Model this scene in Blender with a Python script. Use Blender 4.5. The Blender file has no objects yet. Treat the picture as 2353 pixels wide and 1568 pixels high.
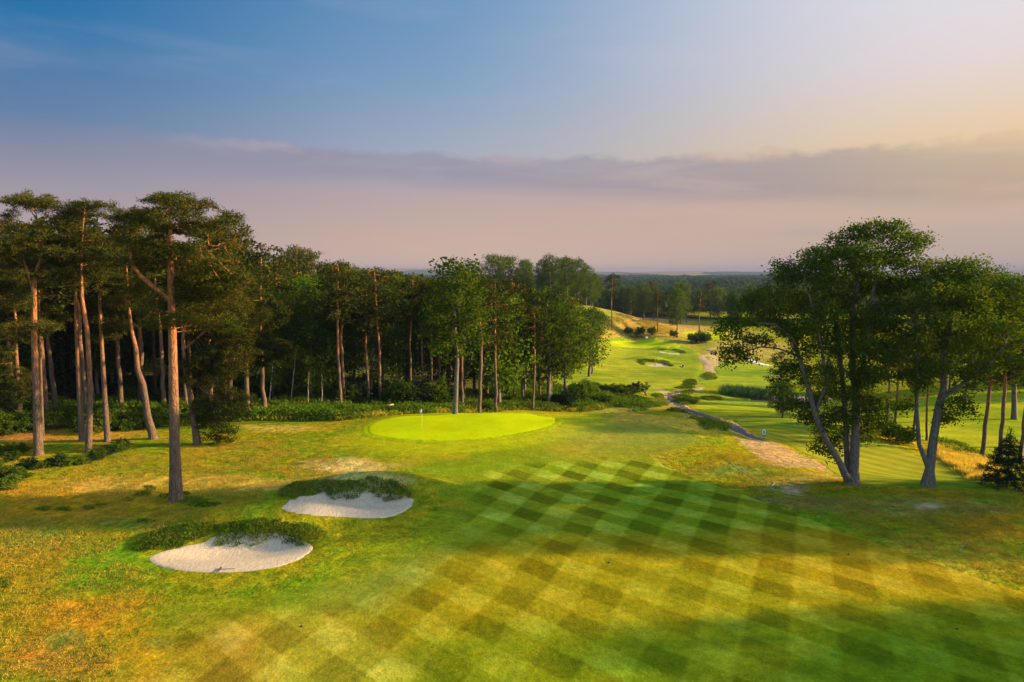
import bpy, math, random
import numpy as np
from mathutils import Vector, Matrix, geometry

PI = math.pi
R = math.radians
scene = bpy.context.scene
col = scene.collection

# ------------------------------------------------------------------ camera
CAMZ = 17.0
F = 700.0
PITCH = math.atan((341 - 273.3) / F)
def ray(dx, dy):
    u = (dx * 0.43518 - 512) / F
    v = (341 - dy * 0.43495) / F
    return (u, math.cos(PITCH) + v * math.sin(PITCH), -math.sin(PITCH) + v * math.cos(PITCH))

cam_d = bpy.data.cameras.new('camera')
cam = bpy.data.objects.new('camera', cam_d)
col.objects.link(cam)
cam.location = (0, 0, CAMZ)
cam.rotation_euler = (PI / 2 - PITCH, 0, 0)
cam_d.sensor_width = 36
cam_d.lens = F / 1024 * 36
cam_d.clip_start = 0.5
cam_d.clip_end = 40000
scene.camera = cam

# ------------------------------------------------------------------ numpy noise
def vnoise(x, y, seed=0.0):
    ix = np.floor(x); iy = np.floor(y)
    fx = x - ix; fy = y - iy
    fx = fx * fx * (3 - 2 * fx); fy = fy * fy * (3 - 2 * fy)
    def h(a, b):
        s = np.sin(a * 12.9898 + b * 78.233 + seed * 37.719) * 43758.5453
        return s - np.floor(s)
    return (h(ix, iy) * (1 - fx) + h(ix + 1, iy) * fx) * (1 - fy) + (h(ix, iy + 1) * (1 - fx) + h(ix + 1, iy + 1) * fx) * fy
def fbm(x, y, seed=0.0, o=4):
    s = 0; a = 0.5; t = 0
    for i in range(o):
        s = s + a * vnoise(x * 2 ** i, y * 2 ** i, seed + i * 3.1); t += a; a *= 0.5
    return s / t
def sstep(a, b, x):
    t = np.clip((x - a) / (b - a), 0, 1)
    return t * t * (3 - 2 * t)

# ------------------------------------------------------------------ terrain
CP = []
for X in (-90, -60, -35, -15, 5, 20):
    for Y in (6, 22, 40, 56):
        CP.append((X, Y, 0.25 * math.sin(X * .07 + Y * .05)))
CP += [(-60, -60, 0), (60, -60, 0), (0, -80, 0), (35, 10, 0), (60, 20, -.3), (35, 35, 0), (60, 38, -.5), (90, 40, -1.5), (28, 48, 0.05),
 (-40, 70, 0), (-60, 74, -.1), (-24, 70, -.05), (-14, 75, .45), (-5, 75, .6), (4, 76, .5), (-14, 82, .2), (0, 82.5, .35), (-24, 84, -.7), (12, 78, .2), (20, 72, .0), (20, 64, 0), (10, 66, .1),
 (-80, 100, -1), (-40, 93, -1.4), (-20, 93, -1.8), (0, 95, -2.6), (14, 93, -3),
 (-120, 150, 0), (-60, 150, -1), (-20, 150, -4), (0, 130, -6), (10, 165, -8.5), (-60, 220, 0), (-140, 250, 2), (-20, 250, -5), (20, 225, -11),
 (14, 84, .0), (22, 82, -.4), (20, 98, -5.2), (12, 104, -5.5), (28, 76, -1.3), (29.4, 92, -3.3), (30, 106, -5.2), (31, 131, -8), (34, 156, -10), (44, 170, -11), (57, 204, -12.5), (67, 254, -13.3), (78, 268, -13.4), (84, 318, -12.8),
 (25, 65, -.4), (30, 61, -1.0), (36, 80, -2.5), (44, 68, -2.5), (37, 68, -2.3), (50, 67, -2.7), (35, 96, -3.2), (45, 86, -2.8), (38, 62.5, -1.9), (46, 62, -2.0),
 (27, 56, 0), (33, 56, 0), (40, 56.5, -.2), (50, 56, -.8), (64, 52, -1.4), (58, 66, -3.4),
 (54, 85, -5.2), (65, 90, -5.8), (80, 127, -7), (75, 72, -4.5), (100, 110, -7), (90, 150, -9), (130, 160, -8),
 (65, 165, -12.3), (75, 168, -12.3), (58, 160, -12.0), (45, 130, -8.7), (60, 130, -9.3), (55, 108, -6.5), (75, 190, -12),
 (30, 190, -11.7), (18, 205, -11.5), (55, 224, -13.2), (45, 250, -13.0), (28, 260, -11), (8, 262, -6), (100, 250, -13.4), (150, 260, -12),
 (45, 278, -12), (60, 285, -12.1), (52, 300, -11.6), (37, 304, -.4), (18, 295, .3), (38, 276, -10.8), (30, 284, -9.0), (45, 292, -11.6), (50, 316, -2.6), (64, 318, -6), (61, 292, -9.8), (73, 304, -11), (100, 300, -12.2), (130, 310, -12),
 (95, 345, -12.2), (110, 420, -12), (60, 400, -9), (160, 420, -12), (20, 380, -3), (220, 420, -12), (-60, 400, 0), (-200, 400, 2)]
for r_ in (650, 1100, 2000, 4000, 9000):
    for a_ in (-100, -60, -35, -15, 0, 12, 24, 36, 60, 100, 180):
        zz = -13 + 5 * math.sin(r_ * .7 + a_ * .11)
        if a_ < -5 and r_ < 1500: zz += 9
        if r_ >= 4000: zz = -12
        CP.append((r_ * math.sin(R(a_)), r_ * math.cos(R(a_)), zz))
CP = np.array(CP, float)
def warp(x, y):
    r = np.sqrt(x * x + y * y + 25.0)
    return np.log(r) * 1.0, np.arctan2(x, np.maximum(y, -1e9)) * 1.0
def warp3(x, y):
    r = np.sqrt(x * x + y * y + 25.0)
    l = np.log(r)
    return np.stack([l, 1.1 * x / r, 1.1 * y / r], -1)
_P = warp3(CP[:, 0], CP[:, 1])
def _phi(d):
    return d
_n = len(CP)
_K = _phi(np.linalg.norm(_P[:, None] - _P[None], axis=2)) 
_A = np.zeros((_n + 4, _n + 4)); _A[:_n, :_n] = _K ** 1.5 + np.eye(_n) * 2e-4
_A[:_n, _n] = 1; _A[:_n, _n + 1:] = _P; _A[_n, :_n] = 1; _A[_n + 1:, :_n] = _P.T
_w = np.linalg.solve(_A + np.eye(_n + 4) * 1e-9, np.concatenate([CP[:, 2], np.zeros(4)]))

# bumps: (x, y, sx, sy, rot, h)
BUMPS = [
 (-16.6, 46.3, 5.6, 1.9, 0.08, 1.25), (-16.9, 41.7, 4.0, 1.5, 0.05, -0.62),
 (-10.6, 53.9, 5.2, 1.7, -0.05, 1.05), (-11.4, 50.2, 3.7, 1.3, -0.05, -0.5),
 (46, 236, 7, 3.0, 0, 1.9), (47.5, 230.5, 5, 2.4, 0, -.7),
 (60, 272, 6, 3, 0, 1.4), (60, 267, 4.5, 2.4, 0, -.5),
]
def zt(x, y):
    x = np.atleast_1d(np.asarray(x, float)); y = np.atleast_1d(np.asarray(y, float))
    out = np.empty(x.shape)
    fx, fy, fo = x.ravel(), y.ravel(), out.ravel()
    for i in range(0, len(fx), 20000):
        a, b = fx[i:i + 20000], fy[i:i + 20000]
        q = warp3(a, b)
        d = np.linalg.norm(q[:, None] - _P[None], axis=2) ** 1.5
        z = d @ _w[:_n] + _w[_n] + q @ _w[_n + 1:]
        for (bx, by, sx, sy, ro, h) in BUMPS:
            c, s = math.cos(ro), math.sin(ro)
            u = ((a - bx) * c + (b - by) * s) / sx; v = (-(a - bx) * s + (b - by) * c) / sy
            z = z + h * np.exp(-(u * u + v * v) ** 1.4)
        rr = np.sqrt(a * a + b * b)
        z = z + (fbm(a / 14, b / 14, 5, 3) - .5) * .35 * np.clip(rr / 60, .3, 3) * sstep(5, 40, rr)
        fo[i:i + 20000] = z
    return fo.reshape(x.shape)
def z1(x, y):
    return float(zt([x], [y])[0])
def G(dx, dy, tmax=9000):
    """the point of the ground that shows at a spot of the photograph"""
    d = ray(dx, dy)
    ts = np.concatenate([np.arange(15, 140, .25), np.geomspace(140, tmax, 1200)])
    xs = d[0] * ts; ys = d[1] * ts; zs = CAMZ + d[2] * ts
    g = zs - zt(xs, ys)
    k = np.argmax(g < 0)
    if g[k] >= 0: k = len(ts) - 1
    if k == 0: t = ts[0]
    else:
        t = ts[k - 1] + (ts[k] - ts[k - 1]) * g[k - 1] / (g[k - 1] - g[k] + 1e-12)
    x, y = d[0] * t, d[1] * t
    return (x, y, z1(x, y))
def C1(cx, cy): return (.492 * cx, 414.1 + .492 * cy)
def C2(cx, cy): return (527.1 + .2882 * cx, 545.9 + .2882 * cy)
def C3(cx, cy): return (941.2 + .2762 * cx, 564.7 + .2762 * cy)
def C4(cx, cy): return (1298.9 + .2882 * cx, 583.5 + .2882 * cy)
def C5(cx, cy): return (1618.9 + .4321 * cx, 470.6 + .4321 * cy)
def C6(cx, cy): return (282.4 + .32 * cx, 1035.3 + .32 * cy)
def C8(cx, cy): return (1176.5 + .5 * cx, 1035.3 + .5 * cy)
def top_height(base, dytop):
    """height above base of the point that shows at row dytop straight over it"""
    d = ray(1176, dytop)
    return CAMZ + base[1] * d[2] / d[1] - base[2]

# ------------------------------------------------------------------ tags and mesh helpers
def tag(o, label=None, cat=None, group=None, kind=None):
    if label: o['label'] = label
    if cat: o['category'] = cat
    if group: o['group'] = group
    if kind: o['kind'] = kind
    return o
def empty(name, loc, rz=0, s=1.0):
    o = bpy.data.objects.new(name, None); col.objects.link(o)
    o.location = loc; o.rotation_euler = (0, 0, rz); o.scale = (s, s, s)
    o.empty_display_size = .3
    return o
def link(name, me, mats, parent=None):
    o = bpy.data.objects.new(name, me); col.objects.link(o)
    for m in (mats if isinstance(mats, (list, tuple)) else [mats]): me.materials.append(m)
    if parent: o.parent = parent
    return o
def make_mesh(name, V, tris=None, quads=None, smooth=False, attrs=None, colr=None):
    me = bpy.data.meshes.new(name)
    V = np.asarray(V, np.float32)
    nt = 0 if tris is None else len(tris); nq = 0 if quads is None else len(quads)
    me.vertices.add(len(V)); me.vertices.foreach_set('co', V.ravel())
    li = []; 
    if nt: li.append(np.asarray(tris, np.int32).ravel())
    if nq: li.append(np.asarray(quads, np.int32).ravel())
    li = np.concatenate(li)
    me.loops.add(len(li)); me.loops.foreach_set('vertex_index', li)
    me.polygons.add(nt + nq)
    st = np.concatenate([np.arange(nt) * 3, nt * 3 + np.arange(nq) * 4]).astype(np.int32)
    me.polygons.foreach_set('loop_start', st)
    me.polygons.foreach_set('use_smooth', np.full(nt + nq, smooth))
    me.update(calc_edges=True)
    for k, v in (attrs or {}).items():
        a = me.attributes.new(k, 'FLOAT', 'POINT'); a.data.foreach_set('value', np.asarray(v, np.float32))
    if colr is not None:
        a = me.attributes.new('Col', 'FLOAT_COLOR', 'POINT')
        c = np.ones((len(V), 4), np.float32); c[:, :3] = colr; a.data.foreach_set('color', c.ravel())
    return me
class MB:
    def __init__(s): s.V = []; s.F = []
    def add(s, vs, fs):
        b = len(s.V); s.V += [tuple(v) for v in vs]; s.F += [tuple(b + i for i in f) for f in fs]
    def tube(s, pts, rad, n=8, cap=True):
        pts = [Vector(p) for p in pts]; rings = []; nrm = None
        for i, p in enumerate(pts):
            t = (pts[min(i + 1, len(pts) - 1)] - pts[max(i - 1, 0)]).normalized()
            if nrm is None: nrm = t.orthogonal().normalized()
            nrm = (nrm - t * nrm.dot(t)).normalized(); bn = t.cross(nrm)
            r = rad[i] if hasattr(rad, '__len__') else rad
            rings.append([p + (nrm * math.cos(2 * PI * k / n) + bn * math.sin(2 * PI * k / n)) * r for k in range(n)])
        vs = [v for rg in rings for v in rg]
        fs = [(i * n + k, i * n + (k + 1) % n, (i + 1) * n + (k + 1) % n, (i + 1) * n + k) for i in range(len(pts) - 1) for k in range(n)]
        if cap: fs += [tuple(range(n))[::-1], tuple((len(pts) - 1) * n + k for k in range(n))]
        s.add(vs, fs)
    def box(s, c, d, rz=0):
        c = Vector(c); m = Matrix.Rotation(rz, 3, 'Z')
        vs = [c + m @ Vector((x * d[0] / 2, y * d[1] / 2, z * d[2] / 2)) for x in (-1, 1) for y in (-1, 1) for z in (-1, 1)]
        s.add(vs, [(0, 1, 3, 2), (4, 6, 7, 5), (0, 4, 5, 1), (2, 3, 7, 6), (0, 2, 6, 4), (1, 5, 7, 3)])
    def ball(s, c, r, n=8, m=6, sc=(1, 1, 1)):
        c = Vector(c); vs = [c + Vector((0, 0, r * sc[2]))]; fs = []
        for i in range(1, m):
            a = PI * i / m
            vs += [c + Vector((math.sin(a) * math.cos(2 * PI * k / n) * r * sc[0], math.sin(a) * math.sin(2 * PI * k / n) * r * sc[1], math.cos(a) * r * sc[2])) for k in range(n)]
        vs.append(c - Vector((0, 0, r * sc[2])))
        for k in range(n): fs.append((0, 1 + k, 1 + (k + 1) % n))
        for i in range(m - 2):
            for k in range(n):
                a = 1 + i * n + k; b = 1 + i * n + (k + 1) % n; fs.append((a, a + n, b + n, b))
        L = len(vs) - 1; o = 1 + (m - 2) * n
        for k in range(n): fs.append((L, o + (k + 1) % n, o + k))
        s.add(vs, fs)
    def build(s, name, mats, parent=None, smooth=True):
        me = bpy.data.meshes.new(name); me.from_pydata(s.V, [], s.F); me.update()
        for p in me.polygons: p.use_smooth = smooth
        return link(name, me, mats, parent)

# ------------------------------------------------------------------ materials
class NT:
    def __init__(s, tree): s.t = tree; s.n = tree.nodes; s.l = tree.links
    def node(s, typ, **kw):
        nd = s.n.new(typ)
        for k, v in kw.items():
            if k.startswith('i_'):
                key = k[2:]; key = int(key) if key.isdigit() else key.replace('_', ' ')
                if hasattr(v, 'is_output') : s.l.new(v, nd.inputs[key])
                else: nd.inputs[key].default_value = v
            else: setattr(nd, k, v)
        return nd
    def math(s, op, a, b=0.0, c=0.0, clamp=False):
        nd = s.n.new('ShaderNodeMath'); nd.operation = op; nd.use_clamp = clamp
        for i, v in enumerate((a, b, c)):
            if hasattr(v, 'is_output'): s.l.new(v, nd.inputs[i])
            else: nd.inputs[i].default_value = v
        return nd.outputs[0]
    def mix(s, f, a, b, blend='MIX'):
        nd = s.n.new('ShaderNodeMix'); nd.data_type = 'RGBA'; nd.blend_type = blend; nd.clamp_factor = True
        for i, v in ((0, f), (6, a), (7, b)):
            if hasattr(v, 'is_output'): s.l.new(v, nd.inputs[i])
            else: nd.inputs[i].default_value = v if i == 0 else (*v, 1) if len(v) == 3 else v
        return nd.outputs[2]
    def noise(s, vec, scale, detail=4, rough=.55, dist=0.0):
        nd = s.n.new('ShaderNodeTexNoise'); nd.inputs['Scale'].default_value = scale
        nd.inputs['Detail'].default_value = detail; nd.inputs['Roughness'].default_value = rough; nd.inputs['Distortion'].default_value = dist
        if vec is not None: s.l.new(vec, nd.inputs['Vector'])
        return nd.outputs[0]
    def mapr(s, v, a, b, c, d, smooth=False):
        nd = s.n.new('ShaderNodeMapRange'); s.l.new(v, nd.inputs[0])
        if smooth: nd.interpolation_type = 'SMOOTHSTEP'
        for i, x in zip((1, 2, 3, 4), (a, b, c, d)): nd.inputs[i].default_value = x
        return nd.outputs[0]
    def scalev(s, vec, sc):
        nd = s.n.new('ShaderNodeMapping'); s.l.new(vec, nd.inputs[0]); nd.inputs['Scale'].default_value = sc
        return nd.outputs[0]
def new_mat(name):
    m = bpy.data.materials.new(name); m.use_nodes = True; m.node_tree.nodes.clear()
    return m, NT(m.node_tree)
def principled(nt, colr, rough=.85, spec=.15, bump=None, bstr=.5, bdist=.05, metal=0):
    b = nt.n.new('ShaderNodeBsdfPrincipled'); o = nt.n.new('ShaderNodeOutputMaterial')
    nt.l.new(b.outputs[0], o.inputs[0])
    if hasattr(colr, 'is_output'): nt.l.new(colr, b.inputs['Base Color'])
    else: b.inputs['Base Color'].default_value = (*colr, 1)
    if hasattr(rough, 'is_output'): nt.l.new(rough, b.inputs['Roughness'])
    else: b.inputs['Roughness'].default_value = rough
    b.inputs['Specular IOR Level'].default_value = spec; b.inputs['Metallic'].default_value = metal
    if bump is not None:
        bn = nt.n.new('ShaderNodeBump'); bn.inputs['Strength'].default_value = bstr; bn.inputs['Distance'].default_value = bdist
        nt.l.new(bump, bn.inputs['Height']); nt.l.new(bn.outputs[0], b.inputs['Normal'])
    return b
def plain(name, c, rough=.6, spec=.3, var=.15, scale=20, metal=0):
    m, nt = new_mat(name)
    tc = nt.n.new('ShaderNodeTexCoord').outputs['Object']
    n = nt.noise(tc, scale, 4)
    k = nt.mapr(n, .3, .7, 1 - var, 1 + var)
    cc = nt.mix(1.0, c, nt_gray(nt, k), 'MULTIPLY')
    principled(nt, cc, rough, spec, metal=metal)
    return m
def nt_gray(nt, v):
    nd = nt.n.new('ShaderNodeCombineColor')
    for i in range(3): nt.l.new(v, nd.inputs[i])
    return nd.outputs[0]

SAT = 1.0
def grass_mat(name, amp=.5, fine=9.0, bump=.5, bdist=.06, stripes=None, clump=1.2, clump_amp=.25, streak=0.0, blend=False, mottle=0.0):
    m, nt = new_mat(name)
    tc = nt.n.new('ShaderNodeTexCoord').outputs['Object']
    at = nt.n.new('ShaderNodeAttribute'); at.attribute_name = 'Col'
    c = at.outputs['Color']
    n1 = nt.noise(tc, fine, 5, .7)
    n2 = nt.noise(tc, clump, 4, .6)
    n3 = nt.noise(tc, fine * .28, 4, .6)
    k = nt.math('MULTIPLY', nt.mapr(n1, .25, .75, 1 - amp, 1 + amp), nt.mapr(n2, .3, .7, 1 - clump_amp, 1 + clump_amp))
    k = nt.math('MULTIPLY', k, nt.mapr(n3, .3, .7, 1 - amp * .5, 1 + amp * .5))
    c = nt.mix(1.0, c, nt_gray(nt, k), 'MULTIPLY')
    # hue wander: straw <-> green
    hu = nt.noise(tc, .55, 5, .65)
    c = nt.mix(nt.mapr(hu, .42, .72, 0, .35), c, nt.mix(1.0, c, (1.5, 1.02, .8), 'MULTIPLY'))
    hu2 = nt.noise(tc, fine * .45, 3, .6)
    c = nt.mix(nt.mapr(hu2, .5, .75, 0, .5), c, nt.mix(1.0, c, (.62, .95, .7), 'MULTIPLY'))
    if mottle:
        h3 = nt.noise(tc, 1.7, 6, .72); h4 = nt.noise(tc, .8, 5, .7)
        c = nt.mix(nt.mapr(h3, .46, .60, 0, mottle), c, nt.mix(1.0, c, (.50, .86, .7), 'MULTIPLY'))
        c = nt.mix(nt.mapr(h4, .50, .64, 0, mottle * .8), c, nt.mix(1.0, c, (1.45, 1.05, .9), 'MULTIPLY'))
    if stripes:
        sp = nt.n.new('ShaderNodeSeparateXYZ'); nt.l.new(tc, sp.inputs[0])
        fa = nt.n.new('ShaderNodeAttribute'); fa.attribute_name = 'stripe'
        tot = None
        wob = nt.math('MULTIPLY', nt.math('SUBTRACT', nt.noise(tc, .12, 2), .5), .35)
        for (ax, ay, off, st) in stripes:
            a = nt.math('ADD', nt.math('ADD', nt.math('MULTIPLY', sp.outputs[0], ax), nt.math('MULTIPLY', sp.outputs[1], ay)), off)
            a = nt.math('ADD', a, wob)
            s = nt.math('SINE', nt.math('MULTIPLY', a, 2 * PI))
            s = nt.math('MAXIMUM', nt.math('MINIMUM', nt.math('MULTIPLY', s, 5.0), 1.0), -1.0)
            s = nt.math('MULTIPLY', s, st)
            tot = s if tot is None else nt.math('ADD', tot, s)
        tot = nt.math('MULTIPLY', tot, fa.outputs['Fac'])
        tot = nt.math('MULTIPLY', tot, nt.mapr(nt.noise(tc, .2, 3), .3, .62, .45, 1.15))
        kk = nt.math('ADD', tot, 1.0)
        c = nt.mix(1.0, c, nt_gray(nt, kk), 'MULTIPLY')
        pos = nt.math('MAXIMUM', tot, 0.0)
        c = nt.mix(nt.math('MULTIPLY', pos, .9, clamp=True), c, nt.mix(1.0, c, (.92, 1.0, 3.0), 'MULTIPLY'))
    if blend:
        ea = nt.n.new('ShaderNodeAttribute'); ea.attribute_name = 'edge'
        m1 = nt.noise(tc, 5.0, 5, .7); m2 = nt.noise(tc, 1.1, 4, .6)
        kr = nt.math('MULTIPLY', nt.mapr(m1, .25, .75, .55, 1.45), nt.mapr(m2, .3, .7, .7, 1.3))
        c = nt.mix(ea.outputs['Fac'], c, nt.mix(1.0, c, nt_gray(nt, kr), 'MULTIPLY'))
    bh = nt.math('ADD', nt.math('MULTIPLY', n1, .5), nt.math('ADD', n3, nt.math('MULTIPLY', n2, .6)))
    principled(nt, c, 1.0, 0.0, bh, bump, bdist)
    return m
# ------------------------------------------------------------------ polygons on the ground
BUMPS.append((66, 163, 14, 6.5, 0, -1.3))
def gp(pts): return np.array([G(*p)[:2] for p in pts])
def smooth_closed(P, n=6):
    P = np.asarray(P, float); N = len(P); out = []
    for i in range(N):
        p0, p1, p2, p3 = P[i - 1], P[i], P[(i + 1) % N], P[(i + 2) % N]
        for k in range(n):
            t = k / n
            out.append(.5 * ((2 * p1) + (-p0 + p2) * t + (2 * p0 - 5 * p1 + 4 * p2 - p3) * t * t + (-p0 + 3 * p1 - 3 * p2 + p3) * t ** 3))
    return np.array(out)
def inside(poly, x, y):
    c = np.zeros(x.shape, bool); j = len(poly) - 1
    for i in range(len(poly)):
        xi, yi = poly[i]; xj, yj = poly[j]
        if yi != yj:
            m = ((yi > y) != (yj > y)) & (x < (xj - xi) * (y - yi) / (yj - yi) + xi)
            c ^= m
        j = i
    return c
def sdist(poly, x, y):
    """distance to the outline, positive inside"""
    d = np.full(x.shape, 1e9); j = len(poly) - 1
    for i in range(len(poly)):
        a = poly[j]; e = poly[i] - a; L = e @ e + 1e-12
        t = np.clip(((x - a[0]) * e[0] + (y - a[1]) * e[1]) / L, 0, 1)
        d = np.minimum(d, np.hypot(x - a[0] - t * e[0], y - a[1] - t * e[1])); j = i
    return np.where(inside(poly, x, y), d, -d)
# lattice shared by the ground and by everything that lies on it
ANG_F = np.arange(-45, 45.01, .25)
ANG = R(1) * np.concatenate([np.arange(-180, -45, 7.5), ANG_F, np.arange(52.5, 180, 7.5)])
rad = list(np.arange(.5, 20, .75)); r_ = 20.0
while r_ < 8600:
    rad.append(r_); r_ *= 1.0055 if r_ < 120 else 1.009 if r_ < 450 else 1.03
RAD = np.array(rad)
AA, RR = np.meshgrid(ANG, RAD)
LX = RR * np.sin(AA); LY = RR * np.cos(AA)
LZ = zt(LX, LY)

GRN = (.095, .185, .006); MID = (.145, .165, .006); GOLD = (.31, .205, .007); ORNG = (.42, .185, .010); TAN = (.50, .34, .13)
DARK = (.045, .08, .015); BARE = (.36, .27, .19); BRIGHT = (.30, .37, .008)
PAINT = []
def blob(dx, dy, rx, ry, c, s=.8, feather=.6):
    o = np.array(G(dx, dy)[:2]); e1 = np.array(G(dx + rx, dy)[:2]) - o
    e2 = (np.array(G(dx, dy - ry)[:2]) - np.array(G(dx, dy + ry)[:2])) / 2
    M = np.linalg.inv(np.array([e1, e2]).T)
    PAINT.append(('b', o, M, c, s, feather))
def ppaint(pts, c, s=.9, feather=1.0, noise=1.0):
    PAINT.append(('p', smooth_closed(gp(pts), 4), noise, c, s, feather))
def colors(x, y):
    rr = np.hypot(x, y)
    n1 = fbm(x / 7, y / 9, 1, 5); n2 = fbm(x / 2.2, y / 2.8, 2, 5); n3 = fbm(x / 30, y / 40, 7, 3)
    m = sstep(.38, .66, n1 * .5 + n2 * .35 + n3 * .15)
    c = np.array(GRN)[None, None] * 0 + np.stack([np.full(x.shape, v) for v in MID], -1)
    def to(c, t, w): return c * (1 - w[..., None]) + np.array(t) * w[..., None]
    c = to(c, GOLD, m * .62)
    c = to(c, GRN, sstep(.5, .7, fbm(x / 3.5, y / 4.5, 9, 4)) * .55)
    # far ground: heath and pasture
    far = sstep(500, 900, rr)
    c = to(c, (.06, .085, .025), far * .8)
    wn1 = (fbm(x / 3, y / 3, 11, 4) - .5); wn2 = (fbm(x / .9, y / .9, 12, 3) - .5)
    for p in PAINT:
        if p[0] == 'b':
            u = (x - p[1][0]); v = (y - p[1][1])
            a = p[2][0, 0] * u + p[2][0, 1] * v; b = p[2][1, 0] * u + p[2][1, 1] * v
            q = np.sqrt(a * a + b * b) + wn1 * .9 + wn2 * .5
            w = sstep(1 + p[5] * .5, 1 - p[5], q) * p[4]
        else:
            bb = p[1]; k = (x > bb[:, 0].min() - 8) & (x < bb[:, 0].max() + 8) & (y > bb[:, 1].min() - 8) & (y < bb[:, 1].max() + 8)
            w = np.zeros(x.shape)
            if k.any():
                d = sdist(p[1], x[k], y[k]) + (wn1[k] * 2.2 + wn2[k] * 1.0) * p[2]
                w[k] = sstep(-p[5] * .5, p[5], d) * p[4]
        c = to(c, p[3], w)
    return c

# left rough: dry gold and orange, green tufts
blob(150, 1150, 260, 60, ORNG, .55); blob(480, 1110, 190, 26, (.50, .30, .05), .6); blob(250, 1115, 130, 18, (.5, .3, .06), .55); blob(140, 985 + 15, 200, 14, (.30, .12, .035), .8)
blob(200, 1000, 90, 9, GOLD, .7); blob(60, 1300, 130, 90, ORNG, .4); blob(180, 1420, 170, 70, ORNG, .8, .8); blob(120, 1520, 190, 60, (.36, .17, .02), .85, .8); blob(330, 1500, 80, 60, ORNG, .55, .9)
blob(260, 1285, 110, 45, GRN, .85); blob(190, 1330, 90, 40, GRN, .7); blob(60, 1230, 110, 40, (.10, .14, .02), .7); blob(300, 1205, 120, 14, (.12, .16, .02), .6)
blob(470, 1155, 60, 10, GRN, .9, .4); blob(370, 1480, 60, 20, (.13, .15, .02), .6); blob(150, 1470, 60, 24, (.11, .14, .02), .7); blob(60, 1560, 70, 20, GRN, .4)
blob(620, 1060, 230, 22, MID, .6); blob(1030 - 380, 985, 130, 9, (.42, .3, .05), .55); blob(800, 1070, 130, 16, TAN, .65); blob(760, 1098, 150, 12, TAN, .5)
blob(880, 1105, 90, 14, (.34, .27, .09), .5)
# right rough
blob(2150, 1290, 240, 60, (.33, .25, .02), .6); blob(2300, 1200, 160, 40, ORNG, .5); blob(2050, 1165, 260, 26, (.20, .17, .04), .7); blob(1850, 1200, 220, 32, GRN, .75); blob(1700, 1080, 110, 24, (.12, .16, .03), .6)
blob(1824, 1124, 32, 9, BARE, .95, .3); blob(2130, 1166, 34, 8, BARE, .6, .5); blob(1800, 1150, 150, 12, (.16, .15, .05), .6); blob(1765, 1180, 26, 5, BARE, .6, .5)
blob(1870, 1095, 130, 14, (.30, .22, .06), .6)
# the bank between fairway and valley, paths worn bare
ppaint([C5(*p) for p in [(150, 1225), (230, 1250), (340, 1252), (430, 1290), (520, 1335), (620, 1372), (740, 1425), (700, 1428), (560, 1402), (400, 1398), (320, 1375), (250, 1320), (205, 1280)]], (.31, .20, .085), .97, .5, .25)
ppaint([C4(*p) for p in [(690, 1070), (760, 1065), (830, 1100), (870, 1115), (800, 1135), (740, 1110)]], (.46, .32, .15), .9, 1.5, .5)
ppaint([C4(*p) for p in [(800, 1180), (860, 1225), (960, 1265), (1060, 1310), (1110, 1330), (1060, 1330), (930, 1280), (850, 1240)]], (.42, .32, .1), .7, 1, .5)
# valley floor and slopes
blob(1480, 870, 170, 40, (.24, .28, .02), .7); blob(1690, 850, 90, 30, (.20, .25, .03), .6); blob(1500, 740, 120, 22, (.31, .18, .05), .85); blob(1600, 760, 60, 14, (.30, .20, .06), .7)
blob(1395, 725, 45, 12, (.12, .16, .02), .8); blob(1430, 760, 60, 8, (.12, .13, .02), .6); blob(1720, 800, 110, 24, (.36, .26, .07), .7); blob(1690, 768, 90, 8, (.30, .26, .06), .6)
blob(1790, 940, 160, 26, (.17, .2, .03), .6); blob(1780, 975 - 8, 200, 8, (.42, .32, .03), .6); blob(1440, 930, 120, 16, (.23, .19, .06), .6); blob(1500, 958, 160, 8, (.40, .28, .04), .7)
blob(1700, 930, 100, 10, (.2, .26, .02), .6); blob(1640, 830, 14, 34, (.42, .3, .13), .85); blob(1760, 870, 60, 30, (.2, .25, .03), .4)
# right bank beyond the tees
blob(2180, 1060, 90, 22, (.40, .3, .03), .7); blob(2230, 1030, 110, 12, (.10, .15, .03), .6); blob(2050, 1010, 120, 10, ORNG, .5)
# woodland floor
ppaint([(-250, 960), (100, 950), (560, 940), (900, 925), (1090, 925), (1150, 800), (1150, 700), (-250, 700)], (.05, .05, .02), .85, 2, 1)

# ------------------------------------------------------------------ ground sheet
nA, nR = len(ANG), len(RAD)
idx = (np.arange(nR)[:, None] * nA + np.arange(nA)[None])
q = np.stack([idx[:-1], np.roll(idx, -1, 1)[:-1], np.roll(idx, -1, 1)[1:], idx[1:]], -1).reshape(-1, 4)[:, ::-1]
V = np.stack([LX, LY, LZ], -1).reshape(-1, 3)
V = np.concatenate([V, [[0, 0, z1(0, 0.01)]]])
tri = np.array([[len(V) - 1, (i + 1) % nA, i] for i in range(nA)])
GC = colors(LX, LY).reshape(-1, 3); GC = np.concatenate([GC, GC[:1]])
rough_mat = grass_mat('rough_grass', amp=.5, fine=5.0, bump=1.0, bdist=.2, clump=1.1, clump_amp=.26, mottle=.75)
gme = make_mesh('ground', V, tri, q, True, None, GC)
ground = link('ground', gme, rough_mat); tag(ground, kind='structure')

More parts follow.
